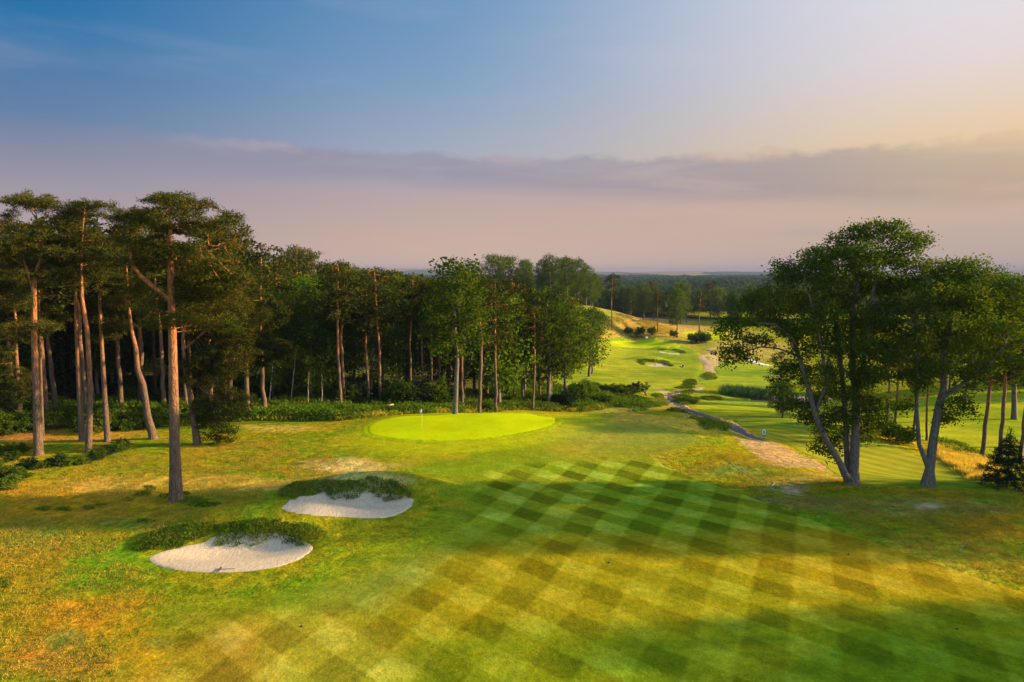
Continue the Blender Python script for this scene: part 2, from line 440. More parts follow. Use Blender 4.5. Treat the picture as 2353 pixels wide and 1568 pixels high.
def sheet(name, poly, mat, k0=.018, k1=.0008,  colfn=None, attrs=None, smooth=True, zfn=None, dip=1.0):
    poly = np.asarray(poly)
    x, y = LX.ravel(), LY.ravel()
    m = (x > poly[:, 0].min()) & (x < poly[:, 0].max()) & (y > poly[:, 1].min()) & (y < poly[:, 1].max())
    x, y = x[m], y[m]
    rr = np.hypot(x, y)
    s = sdist(poly, x, y); m = s > .25 * rr * .0055
    x, y = x[m], y[m]
    n = len(poly)
    # even out the outline
    P = []
    for i in range(n):
        a, b = poly[i], poly[(i + 1) % n]; L = np.hypot(*(b - a)); h = max(.25, .006 * np.hypot(*a))
        kk = max(1, int(L / h))
        for t in range(kk): P.append(a + (b - a) * t / kk)
    P = np.array(P); n = len(P)
    pts = [Vector(p) for p in P] + [Vector(p) for p in zip(x, y)]
    vs, es, fs, orig, *_ = geometry.delaunay_2d_cdt(pts, [], [list(range(n))], 1, 1e-6)
    vx = np.array([v.x for v in vs]); vy = np.array([v.y for v in vs])
    rv = np.hypot(vx, vy)
    vz = zt(vx, vy) + k0 * .5 + k1 * .35 * rv
    ed = np.zeros(len(vx), bool)
    for i, o_ in enumerate(orig):
        if any(j < n for j in o_): ed[i] = True
    vz[ed] = vz[ed] - (k0 * .5 + k1 * .35 * rv[ed]) - (.01 + .0002 * rv[ed]) * dip
    fs = [f if True else f for f in fs]
    T = np.array([f for f in fs if len(f) == 3], int)
    # make them face up
    a, b, c = T[:, 0], T[:, 1], T[:, 2]
    cr = (vx[b] - vx[a]) * (vy[c] - vy[a]) - (vy[b] - vy[a]) * (vx[c] - vx[a])
    T[cr < 0] = T[cr < 0][:, ::-1]
    X2, Y2 = vx[None], vy[None]
    me = make_mesh(name, np.stack([vx, vy, vz], -1), T, None, smooth, {k: f(vx, vy) for k, f in (attrs or {}).items()},
                   (colfn(X2, Y2)[0] if colfn else None))
    return tag(link(name, me, mat), kind='structure')

# mowing pattern of the near fairway: two crossing sets of stripes
u_ = np.array([-1.4, -3.3]); v_ = np.array([3.25, -2.9]); p0 = np.array([14.07, 52.06])
Minv = np.linalg.inv(np.array([u_, v_]).T)
o = -Minv @ p0 - .25
st = [(Minv[0, 0], Minv[0, 1], o[0], -.21), (Minv[1, 0], Minv[1, 1], o[1], -.21)]
fair_mat = grass_mat('fairway_grass', amp=.34, fine=10.0, bump=.8, bdist=.06, stripes=st, clump=.8, clump_amp=.16, blend=True, mottle=.22)
FW = smooth_closed(gp([(1500, 1050), (1555, 1083), (1680, 1125), (1850, 1190), (2060, 1265), (2353, 1365), (2600, 1450), (2650, 1700), (1500, 1760), (200, 1760), (255, 1568), (330, 1440), (420, 1385), (560, 1372), (720, 1335), (830, 1270), (960, 1225), (1015, 1170), (990, 1110), (930, 1080), (800, 1055), (745, 1020), (800, 985), (880, 958), (960, 949), (1100, 946), (1250, 946), (1400, 952), (1530, 975), (1600, 1010), (1560, 1035)]), 5)
SP = smooth_closed(gp([(1440, 1045), (1600, 1075), (1780, 1120), (2100, 1200), (2700, 1300), (2900, 1700), (1500, 1800), (200, 1760), (255, 1600), (330, 1500), (440, 1405), (760, 1370), (900, 1290), (1010, 1240), (1050, 1170), (1080, 1090), (1200, 1058)]), 4)
def fwedge(x, y):
    d = sdist(FW, x, y); n2 = fbm(x / 3, y / 3, 22, 4)
    return sstep(4.5, 0.3, d + (n2 - .5) * 4) * np.maximum(sstep(0, -8, x), sstep(72, 80, y))
def fwcol(x, y):
    c = colors(x, y)
    n = fbm(x / 9, y / 7, 21, 4)[..., None]; n2 = fbm(x / 3, y / 3, 22, 4)[..., None]
    m = np.array([.115, .165, .005]) * (1 - sstep(.42, .68, n)) + np.array([.195, .175, .006]) * sstep(.42, .68, n)
    m = m * (.9 + .25 * n2)
    c = m * .8 + c * .2
    for (q_, cc, s, f) in FWP:
        d = sdist(q_, x, y) + (n[..., 0] - .5) * 4
        w = (sstep(-f, f, d) * s)[..., None]; c = c * (1 - w) + np.array(cc) * w
    d = sdist(FW, x, y)
    if ORIG is not None:
        w = fwedge(x, y)
        c = c * (1 - w[..., None]) + colors(x, y) * w[..., None]
    return c
ORIG = 1
FWP = [(smooth_closed(gp(p), 3), c, s, f) for p, c, s, f in [
    ([(760, 1000), (900, 950), (1200, 943), (1420, 955), (1340, 1000), (1150, 1035), (900, 1045), (790, 1035)], (.25, .28, .004), .85, 1.5),
    ([(960, 1080), (1400, 1050), (1600, 1080), (1850, 1190), (1500, 1230), (1000, 1260), (900, 1225), (1020, 1160)], (.115, .19, .008), .55, 3.0),  # greener turf over the tree shade band, the shade's tone put into the colour
    ([(1340, 965), (1640, 985), (1660, 1030), (1480, 1030), (1300, 1020)], (.16, .19, .04), .4, 5),
    ([(1000, 1270), (1500, 1240), (2000, 1230), (2350, 1330), (2300, 1400), (1700, 1430), (1300, 1480), (800, 1520), (500, 1480), (900, 1330)], (.195, .16, .005), .6, 2.0),
    ([(1650, 1235), (1900, 1215), (2200, 1300), (2350, 1370), (2200, 1380), (1900, 1330)], (.27, .185, .007), .6, 1.5),
    ([(1950, 1440), (2250, 1400), (2500, 1450), (2500, 1620), (1900, 1700), (1750, 1560)], (.075, .14, .004), .7, 3.0),  # lower right corner: shade painted in as darker turf
    ([(760, 1520), (1100, 1470), (1500, 1440), (1650, 1500), (1500, 1700), (700, 1700)], (.09, .15, .004), .6, 2.0),  # bottom edge: foreground darkening painted into the turf colour
    ([(560, 1420), (760, 1400), (900, 1500), (900, 1568), (640, 1568)], (.3, .26, .02), .5, 1.5),
    ([(240, 1600), (400, 1400), (560, 1430), (560, 1600)], (.26, .15, .015), .6, 1.5),
    ([(700, 1280), (900, 1240), (1000, 1280), (840, 1400), (640, 1350)], (.12, .17, .02), .6, 1.5)]]
sheet('fairway', FW, fair_mat, k0=.012, k1=.0004, dip=.2, colfn=fwcol, attrs={'stripe': lambda x, y: sstep(-.3, 2.2, sdist(SP, x, y)) * (.78 + .36 * sstep(41, 47, y)), 'edge': fwedge})

def flatcol(c, a=.12, sc=3.0):
    def f(x, y):
        n = fbm(x / sc, y / sc, 31, 4)[..., None]
        return np.array(c) * (1 - a + 2 * a * n)
    return f
green_mat = grass_mat('green_grass', amp=.12, fine=10, bump=.3, bdist=.03, clump=.35, clump_amp=.10)
GR = smooth_closed(gp([(842, 990), (850, 976), (880, 965), (940, 957), (1030, 953), (1130, 951), (1220, 953), (1268, 960), (1281, 968), (1262, 982), (1200, 996), (1120, 1008), (1030, 1014), (950, 1013), (880, 1006), (850, 999)]), 6)
cgr = GR.mean(0); gr2 = cgr + (GR - cgr) * np.array([1.07, 1.13])
sheet('green_collar', gr2, fair_mat, k0=.03, k1=.0008, colfn=flatcol((.22, .27, .004), .12, 2), attrs={'stripe': lambda x, y: x * 0, 'edge': lambda x, y: x * 0})
sheet('putting_green', GR, green_mat, k0=.04, k1=.0012, colfn=flatcol((.31, .39, .001), .16, 5))
FG1 = smooth_closed(gp([C4(*p) for p in [(300, 712), (350, 690), (460, 683), (620, 683), (780, 692), (880, 712), (940, 740), (820, 752), (600, 756), (420, 748), (330, 732)]]), 4)
FG2 = smooth_closed(gp([C4(*p) for p in [(930, 625), (1000, 614), (1150, 616), (1290, 635), (1300, 662), (1200, 684), (1090, 680), (1000, 665), (950, 645)]]), 4)
sheet('putting_green', FG1, green_mat, k0=.06, k1=.0016, colfn=flatcol((.28, .34, .004), .08, 8))
sheet('putting_green', FG2, green_mat, k0=.06, k1=.0016, colfn=flatcol((.28, .32, .004), .08, 8))
# mown grass further off
one = lambda x, y: np.ones(x.shape)
far_mat = grass_mat('far_fairway_grass', amp=.22, fine=1.6, bump=.5, bdist=.2, stripes=[(.05, .2, 0, -.06)], clump=.2, clump_amp=.16)
def farcol(c1, c2):
    def f(x, y):
        n = sstep(.35, .65, fbm(x / 16, y / 16, 41, 4))[..., None]
        return np.array(c1) * (1 - n) + np.array(c2) * n
    return f
FF = smooth_closed(gp([C4(*p) for p in [(130, 700), (300, 680), (500, 668), (800, 690), (960, 725), (1080, 790), (1090, 850), (1100, 920), (1060, 990), (900, 1040), (600, 1058), (250, 1045), (60, 1040), (-150, 1000), (-250, 900), (-100, 800)]]), 4)
fs_ = lambda x, y: sstep(-1, 6, sdist(FF, x, y))
sheet('fairway', FF, far_mat, k0=.03, k1=.0010, colfn=farcol((.13, .19, .010), (.21, .235, .012)), attrs={'stripe': fs_})
far_mat2 = grass_mat('valley_fairway_grass', amp=.22, fine=2.0, bump=.5, bdist=.15, stripes=[(.02, .16, 0, -.06)], clump=.3, clump_amp=.15)
RF = smooth_closed(gp([(1990, 950), (2120, 915), (2250, 895), (2353, 895), (2600, 900), (2700, 1060), (2420, 1075), (2330, 1058), (2250, 1040), (2170, 1030), (2080, 1000), (2010, 975)]), 4)
sheet('fairway', RF, far_mat2, k0=.03, k1=.0010, colfn=farcol((.165, .225, .008), (.235, .26, .010)), attrs={'stripe': one})
VF = smooth_closed(gp([C4(*p) for p in [(1180, 900), (1500, 880), (1700, 900), (1700, 1050), (1500, 1060), (1200, 1050), (1080, 1040), (1060, 1000), (1200, 960)]]), 4)
sheet('fairway', VF, far_mat2, k0=.03, k1=.0010, colfn=farcol((.13, .20, .012), (.20, .25, .014)), attrs={'stripe': one})
LF = smooth_closed(gp([C4(*p) for p in [(1000, 1220), (1200, 1200), (1640, 1225), (1640, 1290), (1300, 1290), (1180, 1295), (1080, 1260)]]), 4)
sheet('fairway', LF, far_mat2, k0=.03, k1=.0010, colfn=farcol((.18, .23, .008), (.26, .27, .01)), attrs={'stripe': one})
tee_mat = grass_mat('tee_grass', amp=.16, fine=6, bump=.4, bdist=.05, stripes=[(.30, .235, 0, -.12)], clump=.6, clump_amp=.12)
for T in ([(1800, 1014), (1900, 1007), (2000, 1007), (2060, 1030), (2130, 1058), (2200, 1085), (2262, 1110), (2180, 1122), (2060, 1118), (1960, 1108), (1880, 1062)],
          [C5(*p) for p in [(165, 1166), (300, 1158), (560, 1162), (700, 1180), (790, 1225), (760, 1262), (430, 1262), (320, 1250), (240, 1195)]],
          [C5(*p) for p in [(150, 1142), (280, 1136), (420, 1138), (520, 1148), (440, 1157), (190, 1160)]]):
    sheet('tee_box', smooth_closed(gp(T), 4), tee_mat, k0=.03, k1=.001, colfn=farcol((.11, .17, .010), (.20, .205, .012)), attrs={'stripe': one})

# ------------------------------------------------------------------ sand
m_sand, nt = new_mat('bunker_sand')
tc = nt.n.new('ShaderNodeTexCoord').outputs['Object']
w1 = nt.noise(nt.scalev(tc, (2.0, 9.0, 2.0)), 1.6, 5, .65); w2 = nt.noise(tc, 9, 5, .7); w3 = nt.noise(nt.scalev(tc, (9, 1.6, 3)), 1.3, 4, .6)
c = nt.mix(nt.mapr(w2, .3, .7, 0, 1), (.38, .305, .195), (.53, .435, .29))
c = nt.mix(nt.mapr(w3, .42, .65, 0, .7), c, (.31, .24, .15))
principled(nt, c, .95, .05, nt.math('ADD', nt.math('ADD', w1, nt.math('MULTIPLY', w2, .35)), w3), .6, .09)
B1 = smooth_closed(gp([(340, 1285), (348, 1294), (372, 1304), (430, 1314), (500, 1317), (580, 1313), (650, 1301), (700, 1280), (720, 1257), (690, 1240), (640, 1225), (570, 1225), (520, 1224), (497, 1231), (484, 1236), (468, 1246), (430, 1254), (385, 1264), (355, 1274)]), 5)
B2 = smooth_closed(gp([(643, 1165), (655, 1174), (690, 1183), (760, 1189), (850, 1193), (905, 1187), (940, 1170), (952, 1152), (945, 1143), (920, 1138), (860, 1130), (800, 1128), (750, 1130), (735, 1133), (710, 1140), (680, 1145), (660, 1153)]), 5)
B3 = smooth_closed(gp([C4(*p) for p in [(625, 880), (640, 897), (700, 905), (770, 907), (850, 904), (860, 897), (800, 880), (740, 868), (700, 862), (650, 868)]]), 4)
B4 = smooth_closed(gp([C4(*p) for p in [(736, 775), (760, 792), (820, 802), (900, 807), (935, 802), (925, 790), (880, 780), (820, 770), (770, 764)]]), 4)
for b in (B1, B2, B3, B4):
    sheet('bunker_sand', b, m_sand, k0=.03, k1=.0013)
# short turf lip round the far edge of each sand face
def ribbon(name, pts, w, mat, k0=.03, k1=.001, colfn=None, sub=4, kerb=None):
    P = np.array([p[:2] for p in pts], float); Q = []
    for i in range(len(P) - 1):
        p0_, p1, p2, p3 = P[max(i - 1, 0)], P[i], P[i + 1], P[min(i + 2, len(P) - 1)]
        for k in range(sub):
            t = k / sub
            Q.append(.5 * ((2 * p1) + (-p0_ + p2) * t + (2 * p0_ - 5 * p1 + 4 * p2 - p3) * t * t + (-p0_ + 3 * p1 - 3 * p2 + p3) * t ** 3))
    Q.append(P[-1]); Q = np.array(Q)
    T = np.gradient(Q, axis=0); T /= np.linalg.norm(T, axis=1)[:, None] + 1e-9
    N = np.stack([-T[:, 1], T[:, 0]], -1)
    ww = np.array([w * (1 + .12 * math.sin(i * 1.7)) for i in range(len(Q))])
    return np.concatenate([Q + N * ww[:, None] / 2, (Q - N * ww[:, None] / 2)[::-1]])
m_asph, nt = new_mat('asphalt')
tc = nt.n.new('ShaderNodeTexCoord').outputs['Object']
n = nt.noise(tc, 2.0, 5, .7); n2 = nt.noise(tc, 14, 3, .6)
c = nt.mix(nt.mapr(n, .3, .7, 0, 1), (.028, .025, .025), (.055, .047, .043)); principled(nt, c, .85, .25, n2, .3, .02)
m_dirt, nt = new_mat('dirt')
tc = nt.n.new('ShaderNodeTexCoord').outputs['Object']
n = nt.noise(tc, .8, 5, .7); n2 = nt.noise(tc, 5, 4, .6)
c = nt.mix(nt.mapr(n, .35, .65, 0, 1), (.24, .16, .08), (.40, .29, .15)); principled(nt, c, .95, .05, n2, .6, .1)
cl = [G(*C4(*p)) for p in [(1600, 1490), (1530, 1475), (1440, 1440), (1370, 1405), (1310, 1372), (1240, 1345), (1150, 1308), (1050, 1272), (960, 1238), (880, 1192), (838, 1150), (832, 1125), (880, 1108), (960, 1098)]]
asph = ribbon('path', cl, 2.3, m_asph); dirt = ribbon('path', cl, 2.8, m_dirt)
sheet('path_edge', dirt, m_dirt, k0=.03, k1=.001); sheet('path', asph, m_asph, k0=.055, k1=.0014)
cl = [G(*C4(*p)) for p in [(960, 1098), (1050, 1082), (1090, 1060)]]
sheet('dirt_path', ribbon('p', cl, 2.2, m_dirt), m_dirt, k0=.03, k1=.001)
cl = [G(*C4(*p)) for p in [(1140, 935), (1155, 905), (1120, 860), (1085, 830), (1080, 815), (1120, 810), (1185, 800)]]
sheet('dirt_path', ribbon('p', cl, 4.0, m_dirt), m_dirt, k0=.04, k1=.001)
cl = [G(*C4(*p)) for p in [(1200, 802), (1180, 788), (1150, 775), (1095, 757)]]
sheet('path', ribbon('p', cl, 2.6, m_asph), m_asph, k0=.05, k1=.0014)
m_grav = plain('pale_gravel', (.6, .6, .58), .9, .1, .12, 3)
cl = [G(*p) for p in [(1716, 827), (1730, 831), (1745, 836), (1757, 839), (1775, 842)]]
sheet('gravel_track', ribbon('p', cl, 3.4, m_grav), m_grav, k0=.05, k1=.0014)

# pond
m_wat, nt = new_mat('pond_water')
tc = nt.n.new('ShaderNodeTexCoord').outputs['Object']
principled(nt, (.03, .035, .03), .06, .6, nt.noise(tc, 1.5, 3), .06, .05)
pz = z1(66, 163) + .55
pv = [(66 + 16 * math.cos(a) * (1 + .08 * math.sin(3 * a)), 163 + 8 * math.sin(a), pz) for a in np.linspace(0, 2 * PI, 48, endpoint=False)]
mb = MB(); mb.add(pv, [tuple(range(48))]); tag(mb.build('pond_water', m_wat), kind='structure')
# ------------------------------------------------------------------ growing trees
def bark_mat(name, low, high, zmid, zw, plates=3.0, bstr=.9):
    m, nt = new_mat(name)
    tc = nt.n.new('ShaderNodeTexCoord').outputs['Object']
    sp = nt.n.new('ShaderNodeSeparateXYZ'); nt.l.new(tc, sp.inputs[0])
    n = nt.noise(nt.scalev(tc, (plates, plates, plates * .3)), 2.2, 5, .65)
    z = nt.math('ADD', sp.outputs[2], nt.math('MULTIPLY', nt.math('SUBTRACT', nt.noise(tc, .6, 3), .5), 4))
    f = nt.mapr(z, zmid - zw, zmid + zw, 0, 1, True)
    c = nt.mix(f, low, high)
    c = nt.mix(nt.mapr(n, .35, .6, .75, 0), c, tuple(v * .35 for v in low))
    vo = nt.n.new('ShaderNodeTexVoronoi'); vo.feature = 'DISTANCE_TO_EDGE'; vo.inputs['Scale'].default_value = 3.2
    nt.l.new(nt.scalev(tc, (1.6, 1.6, .55)), vo.inputs[0])
    h = nt.math('ADD', nt.math('MULTIPLY', nt.mapr(vo.outputs[0], 0, .12, 0, 1), .7), n)
    c = nt.mix(nt.mapr(vo.outputs[0], 0, .05, .5, 0), c, tuple(v * .4 for v in low))
    principled(nt, c, .92, .08, h, bstr, .06)
    return m
def leaf_mat(name, dark, light, warm, trans=.35, warmth=.3, tint=.25):
    m, nt = new_mat(name)
    at = nt.n.new('ShaderNodeAttribute'); at.attribute_name = 'v'
    oi = nt.n.new('ShaderNodeObjectInfo')
    tc = nt.n.new('ShaderNodeTexCoord').outputs['Object']
    c = nt.mix(at.outputs['Fac'], dark, light)
    n = nt.noise(tc, .45, 3)
    c = nt.mix(nt.mapr(n, .45, .72, 0, warmth), c, warm)
    k = nt.mapr(oi.outputs['Random'], 0, 1, 1 - tint, 1 + tint)
    c = nt.mix(1.0, c, nt_gray(nt, k), 'MULTIPLY')
    c = nt.mix(nt.math('MULTIPLY', oi.outputs['Random'], .22), c, nt.mix(1.0, c, (1.5, 1.0, .7), 'MULTIPLY'))
    d = nt.n.new('ShaderNodeBsdfDiffuse'); t = nt.n.new('ShaderNodeBsdfTranslucent'); o = nt.n.new('ShaderNodeOutputMaterial')
    nt.l.new(c, d.inputs[0]); nt.l.new(nt.mix(1.0, c, (1.5, 1.5, .55), 'MULTIPLY'), t.inputs[0])
    mx = nt.n.new('ShaderNodeMixShader'); mx.inputs[0].default_value = trans
    nt.l.new(d.outputs[0], mx.inputs[1]); nt.l.new(t.outputs[0], mx.inputs[2]); nt.l.new(mx.outputs[0], o.inputs[0])
    return m
M_PBARK = bark_mat('pine_bark', (.135, .09, .06), (.37, .145, .05), 9.0, 4.5)
M_OBARK = bark_mat('grey_bark', (.15, .125, .10), (.16, .13, .095), 8, 4, 4.0)
M_BBARK = bark_mat('birch_bark', (.30, .27, .22), (.42, .38, .32), 5, 3, 2.0, .4)
M_PLEAF = leaf_mat('pine_needles', (.010, .020, .004), (.046, .058, .007), (.105, .072, .009), .20, .4)
M_OLEAF = leaf_mat('broad_leaves', (.014, .038, .003), (.054, .092, .006), (.115, .10, .008), .38, .38)
M_LLEAF = leaf_mat('bright_leaves', (.022, .055, .004), (.075, .14, .008), (.13, .14, .01), .38, .3)
M_DLEAF = leaf_mat('dark_needles', (.006, .016, .007), (.018, .036, .012), (.02, .03, .01), .12, .2)
M_HEATH = leaf_mat('heather_leaves', (.022, .055, .006), (.09, .15, .010), (.17, .13, .02), .28, .5)
M_FERN = leaf_mat('bracken_fronds', (.02, .055, .005), (.07, .15, .008), (.15, .14, .015), .32, .45)
M_DRY = leaf_mat('straw_grass', (.20, .16, .03), (.48, .34, .06), (.34, .30, .03), .35, .5)
M_REED = leaf_mat('reed_blades', (.05, .13, .05), (.14, .26, .09), (.18, .2, .05), .35, .4)

def ell(rg, c, r, n):
    d = rg.normal(size=(n, 3)); d /= np.linalg.norm(d, axis=1)[:, None]
    return np.array(c) + d * np.array(r) * rg.random((n, 1)) ** (1 / 2.4)
def grow(rg, stems, attr, step=.5, kill=.75, maxit=160, tip=.018, jit=.25):
    """stems: list of polylines of (x,y,z,r); returns nodes, parents, radii"""
    P = []; par = []; rad0 = []; allowed = []
    for st in stems:
        pts = [Vector(p[:3]) for p in st]; rs = [p[3] for p in st]
        first = -1
        if P:
            d = [(Vector(q) - pts[0]).length for q in P]; k = int(np.argmin(d)); first = k if d[k] < 1.2 else -1
        last = first
        for i in range(len(pts) - 1):
            L = (pts[i + 1] - pts[i]).length; m = max(1, round(L / step))
            for t in range(0 if i == 0 and first < 0 else 1, m + 1) if i == 0 else range(1, m + 1):
                f = t / m; P.append(tuple(pts[i].lerp(pts[i + 1], f))); par.append(last); rad0.append(rs[i] * (1 - f) + rs[i + 1] * f); last = len(P) - 1
    P = [np.array(p) for p in P]
    A = np.array(attr); alive = np.ones(len(A), bool)
    N = np.array(P)
    D = np.linalg.norm(A[:, None] - N[None], axis=2)
    # do not grow from the bare foot of the stems
    zmin = A[:, 2].min() - 3.5
    ok = N[:, 2] > min(zmin, N[:, 2].max() - .5)
    D[:, ~ok] = 1e9
    best = D.min(1); bi = D.argmin(1)
    for it in range(maxit):
        al = np.where(alive & (best < 1e8))[0]
        if not len(al): break
        tg = bi[al]; u, inv = np.unique(tg, return_inverse=True)
        dv = A[al] - N[tg]; dv /= np.linalg.norm(dv, axis=1)[:, None] + 1e-9
        S = np.zeros((len(u), 3)); np.add.at(S, inv, dv)
        S += rg.normal(size=S.shape) * jit
        S /= np.linalg.norm(S, axis=1)[:, None] + 1e-9
        new = N[u] + S * step
        # refuse points on top of old ones
        dd = np.linalg.norm(new[:, None] - N[None], axis=2).min(1)
        good = dd > step * .45
        bad = set(u[~good])
        if bad:
            for a_, t_ in zip(al, tg):
                if t_ in bad and rg.random() < .5: alive[a_] = False
        new = new[good]; pu = u[good]
        if len(new):
            base = len(N); N = np.concatenate([N, new]); par += [int(i) for i in pu]
            d2 = np.linalg.norm(A[:, None] - new[None], axis=2)
            m = d2.min(1); k = d2.argmin(1); up = m < best
            best[up] = m[up]; bi[up] = base + k[up]
        alive &= best > kill
    n0 = len(rad0); n = len(N)
    ch = [[] for _ in range(n)]
    for i, p in enumerate(par):
        if p >= 0: ch[p].append(i)
    e = 2.3; acc = np.zeros(n)
    for i in range(n - 1, -1, -1):
        if acc[i] == 0: acc[i] = tip ** e
        if par[i] >= 0: acc[par[i]] += acc[i]
    rad = acc ** (1 / e)
    for i in range(n0): rad[i] = rad0[i]
    for i in range(n0, n):
        rad[i] = min(rad[i], rad[par[i]] * .92)
    return N, par, rad, ch
def wood_mesh(name, N, par, rad, ch, rmin=.0, nbig=10):
    Vs = []; Q = []; nv = 0
    order = [i for i in range(len(N)) if par[i] < 0]
    stack = [(i, None) for i in order]
    while stack:
        s, p = stack.pop()
        chain = ([p] if p is not None else []) + [s]
        cur = s
        while ch[cur]:
            cs = sorted(ch[cur], key=lambda k: -rad[k])
            for k in cs[1:]:
                if rad[k] > rmin: stack.append((k, cur))
            cur = cs[0]
            if rad[cur] <= rmin: break
            chain.append(cur)
        if len(chain) < 2: continue
        pts = N[chain]; rs = rad[chain].copy()
        if p is not None: rs[0] = min(rs[0], rs[1] * 1.25)
        n = nbig if rs.max() > .12 else 6 if rs.max() > .05 else 4 if rs.max() > .03 else 3
        T = np.gradient(pts, axis=0); T /= np.linalg.norm(T, axis=1)[:, None] + 1e-9
        a = np.array([1., 0, 0]) if abs(T[0][0]) < .8 else np.array([0, 1., 0])
        nr = a - T[0] * (a @ T[0]); nr /= np.linalg.norm(nr)
        th = np.arange(n) * 2 * PI / n; cth, sth = np.cos(th)[:, None], np.sin(th)[:, None]
        for j in range(len(chain)):
            nr = nr - T[j] * (nr @ T[j]); nr /= np.linalg.norm(nr) + 1e-9
            b = np.cross(T[j], nr)
            Vs.append(pts[j] + (nr * cth + b * sth) * rs[j])
        L = len(chain)
        g = nv + np.arange(L)[:, None] * n + np.arange(n)[None]
        g2 = np.roll(g, -1, 1)
        Q.append(np.stack([g[:-1], g2[:-1], g2[1:], g[1:]], -1).reshape(-1, 4))
        nv += L * n
    return make_mesh(name, np.concatenate(Vs), None, np.concatenate(Q), True)
def leaves_mesh(name, rg, centers, spread, per, ln, wd, up=.3, flat=1.0, center=None, vclump=None):
    n = len(centers)
    c = np.repeat(centers, per, 0)
    off = rg.normal(size=c.shape) * np.array([spread, spread, spread * flat]) * .55
    c = c + off
    d = rg.normal(size=c.shape); d[:, 2] = d[:, 2] * .6 + up
    if center is not None:
        o = c - center; o /= np.linalg.norm(o, axis=1)[:, None] + 1e-9; d += o * .6
    d /= np.linalg.norm(d, axis=1)[:, None]
    s = np.cross(d, rg.normal(size=c.shape)); s /= np.linalg.norm(s, axis=1)[:, None] + 1e-9
    L = ln * (.6 + .8 * rg.random((len(c), 1))); W = wd * (.6 + .8 * rg.random((len(c), 1)))
    V = np.stack([c, c + d * L * .5 + s * W * .5, c + d * L, c + d * L * .5 - s * W * .5], 1).reshape(-1, 3)
    q = np.arange(len(c) * 4).reshape(-1, 4)
    cv = np.repeat(rg.random(n), per)
    v = np.clip(cv * .5 + rg.random(len(c)) * .5 - .05, 0, 1)
    return make_mesh(name, V, None, q, False, {'v': np.repeat(v, 4)})

def make_tree(name, seed, stems, clumps, bark, leafm, per=14, ln=.16, wd=.11, spread=.45, flat=.8, up=.3, step=.5, kill=.7, tip=.02, leaf_r=.045, rmin=0, dens=1.0, nbig=10, sub=None, jit=.25):
    """returns the two meshes (trunk with limbs, crown)"""
    rg = np.random.default_rng(seed)
    A = np.concatenate([ell(rg, c[:3], c[3:6], int(c[6] * dens)) for c in clumps])
    N, par, rad, ch = grow(rg, stems, A, step, kill, tip=tip, jit=jit)
    wm = wood_mesh(name + '_trunk', N, par, rad, ch, rmin, nbig)
    n0 = sum(1 for _ in [0])
    tw = np.array([i for i in range(len(N)) if rad[i] < leaf_r and par[i] >= 0])
    if sub: tw = tw[rg.random(len(tw)) < sub]
    lm = leaves_mesh(name + '_crown', rg, N[tw], spread, per, ln, wd, up, flat)
    wm.materials.append(bark); lm.materials.append(leafm)
    return wm, lm
def tree(name, meshes, loc, rz=0, s=1.0, label='', cat='tree', group=None, sink=.12):
    r = empty(name, (loc[0], loc[1], loc[2] - sink), rz, s)
    tag(r, label, cat, group)
    for k, me in zip(('trunk', 'crown', 'extra'), meshes):
        if me is None: continue
        o = bpy.data.objects.new(k, me); col.objects.link(o); o.parent = r
    return r

def flare(r, h=1.0): return [(0, 0, 0, r * 1.5), (0, 0, h * .35, r * 1.12), (0, 0, h, r)]
def trunkline(h, r0, bend, rtop=.06, flare_=True, seed=0):
    """bend: list of (z fraction, x, y) offsets"""
    zs = np.array([0] + [b[0] for b in bend]) * h; xs = [0] + [b[1] for b in bend]; ys = [0] + [b[2] for b in bend]
    out = []; m = max(8, int(h / 1.3)); rg = np.random.default_rng(seed)
    for i in range(m + 1):
        z = h * i / m; f = i / m
        r = r0 * (1 - f) ** .8 + rtop * f
        if z < .9: r *= 1 + .55 * (1 - z / .9) ** 2
        j = .05 * min(1, z) * (1 if i < m else 0)
        out.append((float(np.interp(z, zs, xs)) + rg.normal() * j, float(np.interp(z, zs, ys)) + rg.normal() * j, z, r))
    if out[0][2] == 0: out.insert(1, (out[0][0], out[0][1], .35, r0 * 1.18))
    return out
def pine_clumps(seed, h, base, rx, n=26, cx=0, cy=0, flat=.38, size=1.25, na=34, topflat=.55, xoff=None):
    """flat plates of foliage set in tiers from base (fraction) to the top"""
    rg = np.random.default_rng(seed + 900); out = []
    for i in range(n):
        t = (i + .5) / n
        z = h * (base + (1 - base) * t ** .85) - .3
        prof = math.sin(PI * min(1, .22 + .62 * t)) ** .8 if t < .8 else topflat + (1 - topflat) * (1 - t) / .2 * .8
        a = i * 2.4 + rg.random() * .8; rr = rx * prof * (.35 + .6 * rg.random() ** .6)
        x = cx + rr * math.cos(a); y = cy + rr * math.sin(a)
        if xoff: x += xoff(z)
        s = size * (.75 + .5 * rg.random())
        out.append((x, y, z, s, s, s * flat * (1 + .3 * rg.random()), na * s * s / size ** 2))
    return out
def broad_clumps(seed, h, base, rx, n=24, size=1.7, na=34, cx=0, low=.7):
    rg = np.random.default_rng(seed + 300); out = []
    for i in range(n):
        t = (i + .5) / n; z = h * (base + (1 - base) * t)
        prof = math.sqrt(max(.05, 1 - ((t - .42) / .62) ** 2)); prof = min(prof, low + t * 1.5)
        a = i * 2.4 + rg.random(); rr = max(0, rx * prof - size * .5) * (.45 + .55 * rg.random() ** .5)
        s = size * (.7 + .6 * rg.random())
        out.append((cx + rr * math.cos(a), rr * math.sin(a), min(z, h - s * .6), s, s, s * .75, na))
    return out

